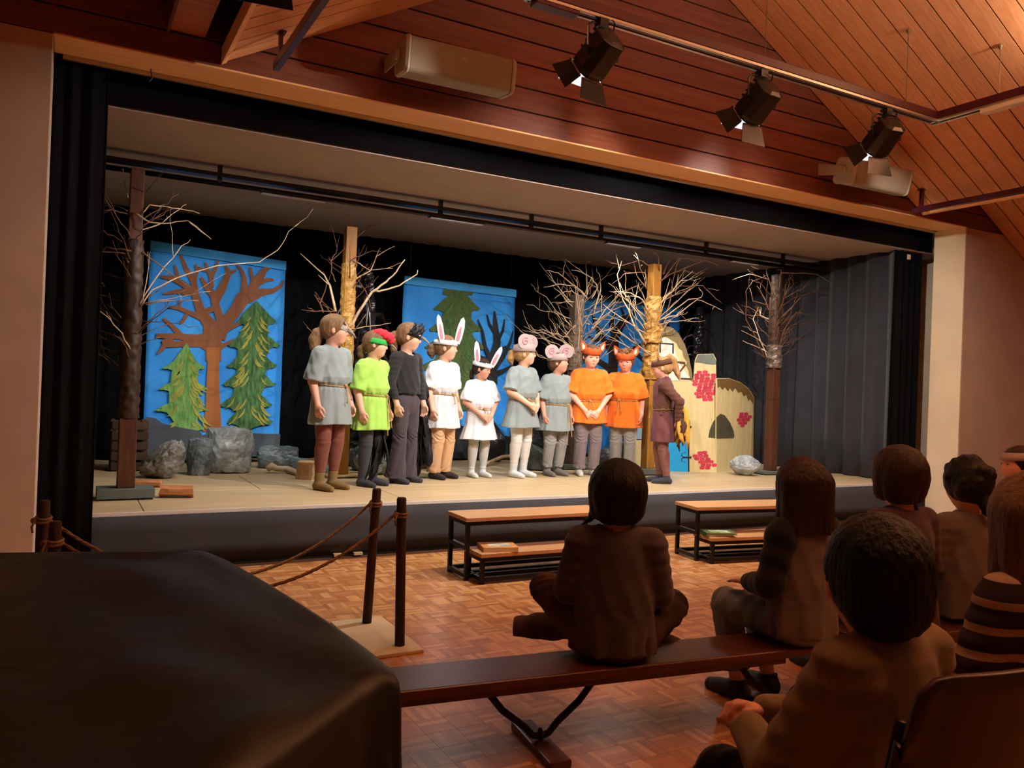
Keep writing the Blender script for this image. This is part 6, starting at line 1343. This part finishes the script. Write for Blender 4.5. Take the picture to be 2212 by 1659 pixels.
for x, y in ((.3, 1.7), (.2, 2.5), (-1.2, 1.3), (-1.2, 2.8)): MB().bx(x - .03, x + .03, y - .03, y + .03, 0, TZc - .05).build('leg', dark_wood, tb)
# chairs in the right foreground
chair_ply = mat('brown_plywood', '#43281c', .4, .12, 3, (6, 1, 1), col2='#382016', spec=.45)
def chair(c, face, label):
    r = empty('stacking_chair', (c[0], c[1], 0), face - math.pi / 2, label, 'chair', 'plywood stacking chairs')
    MB().grid(lambda u, v: ((u - .5) * .42, -.20 + .42 * v, .43 - .02 * math.sin(math.pi * v) + .012 * (2 * u - 1) ** 2), 9, 9).build('seat', chair_ply, r, smooth=True, solid=.012)
    def bk(u, v):
        w = .22 * (1 - .10 * v * v) ; x = (2 * u - 1) * w; e = max(0, abs(2 * u - 1) - .75) / .25; zt = .66 + .285 * v - (.03 * e * e if v > .5 else -.03 * e * e); return (x, -.235 - .05 * v - .03 * (1 - (2 * u - 1) ** 2), zt)
    MB().grid(bk, 15, 9).build('backrest', chair_ply, r, smooth=True, solid=.012)
    for s in (-1, 1):
        MB().tube([(s * .19, -.25, .86), (s * .195, -.20, .60), (s * .195, -.19, .44), (s * .20, -.26, 0.0)], .011, 8).build('leg', tube_m, r, smooth=True)
        MB().tube([(s * .195, -.19, .42), (s * .195, .10, .41), (s * .20, .20, .40), (s * .205, .24, 0.0)], .011, 8).build('leg', tube_m, r, smooth=True)
    return r
# ================================================================== the audience, seen from behind
def stripes_mat(name, c1, c2, scale):
    m = bpy.data.materials.new(name); m.use_nodes = True; N = m.node_tree.nodes; L = m.node_tree.links; b = N['Principled BSDF']; b.inputs['Roughness'].default_value = .9
    tc = N.new('ShaderNodeTexCoord'); sp = N.new('ShaderNodeSeparateXYZ'); L.new(tc.outputs['Object'], sp.inputs[0]); ma = N.new('ShaderNodeMath'); ma.operation = 'MULTIPLY'; ma.inputs[1].default_value = scale; L.new(sp.outputs[2], ma.inputs[0])
    fr = N.new('ShaderNodeMath'); fr.operation = 'FRACT'; L.new(ma.outputs[0], fr.inputs[0]); rp = N.new('ShaderNodeValToRGB'); rp.color_ramp.interpolation = 'CONSTANT'; e = rp.color_ramp.elements; e[0].color = (*lin(c1), 1); e[1].position = .68; e[1].color = (*lin(c2), 1); L.new(fr.outputs[0], rp.inputs[0]); L.new(rp.outputs[0], b.inputs['Base Color']); return m
HDB = hair_m('dark_blond', '#7d6040', '#5f462c'); camo = mat('cloth_brown_camouflage', '#5a4034', .9, .5, 9, col2='#22181a', detail=2); striped = stripes_mat('cloth_dark_striped', '#2a1a1a', '#b59a86', 16)
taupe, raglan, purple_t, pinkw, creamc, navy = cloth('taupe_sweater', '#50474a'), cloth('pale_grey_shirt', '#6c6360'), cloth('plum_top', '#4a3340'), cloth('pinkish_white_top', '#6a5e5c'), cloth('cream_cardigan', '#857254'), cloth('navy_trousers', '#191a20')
black_sl, jeans, mid_jeans = cloth('black_sleeve', '#0f0e10'), cloth('light_jeans', '#6f7a86'), cloth('mid_jeans', '#4a5058')
shoe_d, shoe_w = mat('dark_trainer', '#2b2d33', .6, .2, 20), mat('white_sole', '#c9c4bc', .6, .05)
def seated(x, y, seat, face, H, label, head=None, pitch=0, cross=False, floor_z=0, knee=(.06, .24), shin=.02, hs=None, h=.0088, skin=SK2, lean=0.0):
    z0 = seat + .075 * H - .52 * H; p = Person((x, y, z0), R(face), H, label, yaw=(head - face) if head is not None else 0, pitch=pitch, skin=skin, hs=hs or .155 * H, h=h, lean=lean); f = lambda z: (z - z0) / H
    hz = f(seat) + .062; fl = f(floor_z)
    if cross: p.set(hipR=(.06, .0, hz), hipL=(-.06, 0, hz), kneeR=(.19, .12, hz + .06), kneeL=(-.195, .12, hz + .10), ankR=(.0, .205, hz - .005), ankL=(.0, .165, hz + .0)); p.footR = (-.35, 1); p.footL = (.35, 1)
    else: p.set(hipR=(.055, .0, hz), hipL=(-.055, 0, hz), kneeR=(knee[0], knee[1], hz + .0), kneeL=(-knee[0], knee[1], hz + .0), ankR=(knee[0], knee[1] + shin, fl + .045), ankL=(-knee[0], knee[1] + shin, fl + .045))
    p.fl = fl; return p
def lap(p, z=.60, y=.15, x=.05):
    p.set(elR=(.150, .02, .635), elL=(-.150, .02, .635), wrR=(x, y, z), wrL=(-x, y, z - .005)); p.handd = {'R': (-.7, .5, -.3), 'L': (.7, .5, -.3)}; p.palm = {'R': (0, -.2, -1), 'L': (0, -.2, -1)}
def shoes(p): 
    for o in p.socks(shoe_d, .06, name='shoe', thick=.010):
        pass
# A: bob-haired child sitting cross-legged on the bench
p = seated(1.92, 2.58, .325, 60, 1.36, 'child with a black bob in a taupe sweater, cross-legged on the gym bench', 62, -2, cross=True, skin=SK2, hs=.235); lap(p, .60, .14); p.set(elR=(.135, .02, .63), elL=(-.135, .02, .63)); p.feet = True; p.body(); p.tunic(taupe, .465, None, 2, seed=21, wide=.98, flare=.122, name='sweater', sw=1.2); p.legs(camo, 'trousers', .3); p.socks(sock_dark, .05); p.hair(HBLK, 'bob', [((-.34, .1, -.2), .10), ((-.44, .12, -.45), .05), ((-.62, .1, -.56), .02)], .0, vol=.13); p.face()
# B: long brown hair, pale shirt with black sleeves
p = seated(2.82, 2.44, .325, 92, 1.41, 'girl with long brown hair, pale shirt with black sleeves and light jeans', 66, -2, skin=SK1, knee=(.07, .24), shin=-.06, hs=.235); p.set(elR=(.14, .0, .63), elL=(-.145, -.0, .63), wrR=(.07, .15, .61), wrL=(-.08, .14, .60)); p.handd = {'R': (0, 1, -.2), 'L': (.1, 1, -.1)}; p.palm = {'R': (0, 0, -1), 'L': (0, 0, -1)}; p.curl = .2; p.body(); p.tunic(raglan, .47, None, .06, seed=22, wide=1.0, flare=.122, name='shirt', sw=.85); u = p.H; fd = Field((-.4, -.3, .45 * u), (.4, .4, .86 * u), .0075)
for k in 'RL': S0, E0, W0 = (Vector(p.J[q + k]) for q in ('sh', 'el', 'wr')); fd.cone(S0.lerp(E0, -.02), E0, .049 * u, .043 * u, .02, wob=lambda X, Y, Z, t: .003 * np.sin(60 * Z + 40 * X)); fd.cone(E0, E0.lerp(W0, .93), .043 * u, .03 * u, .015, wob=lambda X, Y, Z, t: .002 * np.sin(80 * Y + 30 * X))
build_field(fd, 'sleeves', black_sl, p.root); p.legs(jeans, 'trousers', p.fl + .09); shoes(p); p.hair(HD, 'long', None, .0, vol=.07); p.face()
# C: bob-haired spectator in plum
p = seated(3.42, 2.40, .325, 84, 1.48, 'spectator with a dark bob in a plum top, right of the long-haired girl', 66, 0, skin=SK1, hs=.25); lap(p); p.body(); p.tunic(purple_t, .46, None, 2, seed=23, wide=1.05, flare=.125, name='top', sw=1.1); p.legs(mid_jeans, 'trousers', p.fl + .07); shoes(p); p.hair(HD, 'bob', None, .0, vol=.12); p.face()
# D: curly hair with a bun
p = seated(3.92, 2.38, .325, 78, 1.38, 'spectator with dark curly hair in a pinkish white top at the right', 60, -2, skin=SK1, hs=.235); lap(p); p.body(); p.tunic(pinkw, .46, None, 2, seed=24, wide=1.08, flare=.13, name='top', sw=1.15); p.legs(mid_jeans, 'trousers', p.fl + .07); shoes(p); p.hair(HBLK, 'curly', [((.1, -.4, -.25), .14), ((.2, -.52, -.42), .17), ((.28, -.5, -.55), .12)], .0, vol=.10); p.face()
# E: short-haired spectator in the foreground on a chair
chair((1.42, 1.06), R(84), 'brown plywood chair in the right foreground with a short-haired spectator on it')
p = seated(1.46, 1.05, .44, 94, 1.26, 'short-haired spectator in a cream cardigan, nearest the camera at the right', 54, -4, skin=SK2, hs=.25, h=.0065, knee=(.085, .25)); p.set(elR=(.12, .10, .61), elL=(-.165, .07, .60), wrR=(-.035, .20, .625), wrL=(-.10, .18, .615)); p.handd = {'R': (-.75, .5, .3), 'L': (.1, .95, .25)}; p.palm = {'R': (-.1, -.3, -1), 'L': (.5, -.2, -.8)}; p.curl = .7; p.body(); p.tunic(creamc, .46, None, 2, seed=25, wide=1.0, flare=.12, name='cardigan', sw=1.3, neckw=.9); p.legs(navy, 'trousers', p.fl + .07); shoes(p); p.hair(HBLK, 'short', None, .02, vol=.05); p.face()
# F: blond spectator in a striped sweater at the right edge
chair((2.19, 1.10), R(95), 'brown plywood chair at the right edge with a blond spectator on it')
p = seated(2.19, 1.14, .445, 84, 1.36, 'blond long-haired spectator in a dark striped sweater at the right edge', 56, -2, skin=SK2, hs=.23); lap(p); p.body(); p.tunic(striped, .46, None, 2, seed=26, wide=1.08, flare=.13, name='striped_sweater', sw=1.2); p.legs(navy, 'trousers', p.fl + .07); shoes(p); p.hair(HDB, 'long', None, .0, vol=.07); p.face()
# G: waiting mouse child by the right wall
p = seated(5.24, 2.86, .34, 140, 1.40, 'waiting child with a grey headband, partly cut off by the right edge', 150, -4, skin=SK2); lap(p); p.body(); p.tunic(tee_grey, .46, None, .95, seed=27, wide=1.05, flare=.13); p.legs(leg_grey, 'jogger', p.fl + .07); p.socks(sock_grey, .07); p.hair(HD, 'short', None, .08); p.face(); p.band(card_grey, .14, .36, .085)
st_ = empty('waiting_stool', (5.24, 2.86, 0), label='low wooden stool under the waiting child at the right edge', cat='stool')
MB().bx(-.17, .17, -.17, .17, .305, .335).build('seat', bench_lt, st_, bevel=.006)
for sx in (-1, 1):
    for sy in (-1, 1): MB().bx(sx * .13 - .018, sx * .13 + .018, sy * .13 - .018, sy * .13 + .018, 0, .305).build('leg', bench_lt, st_)
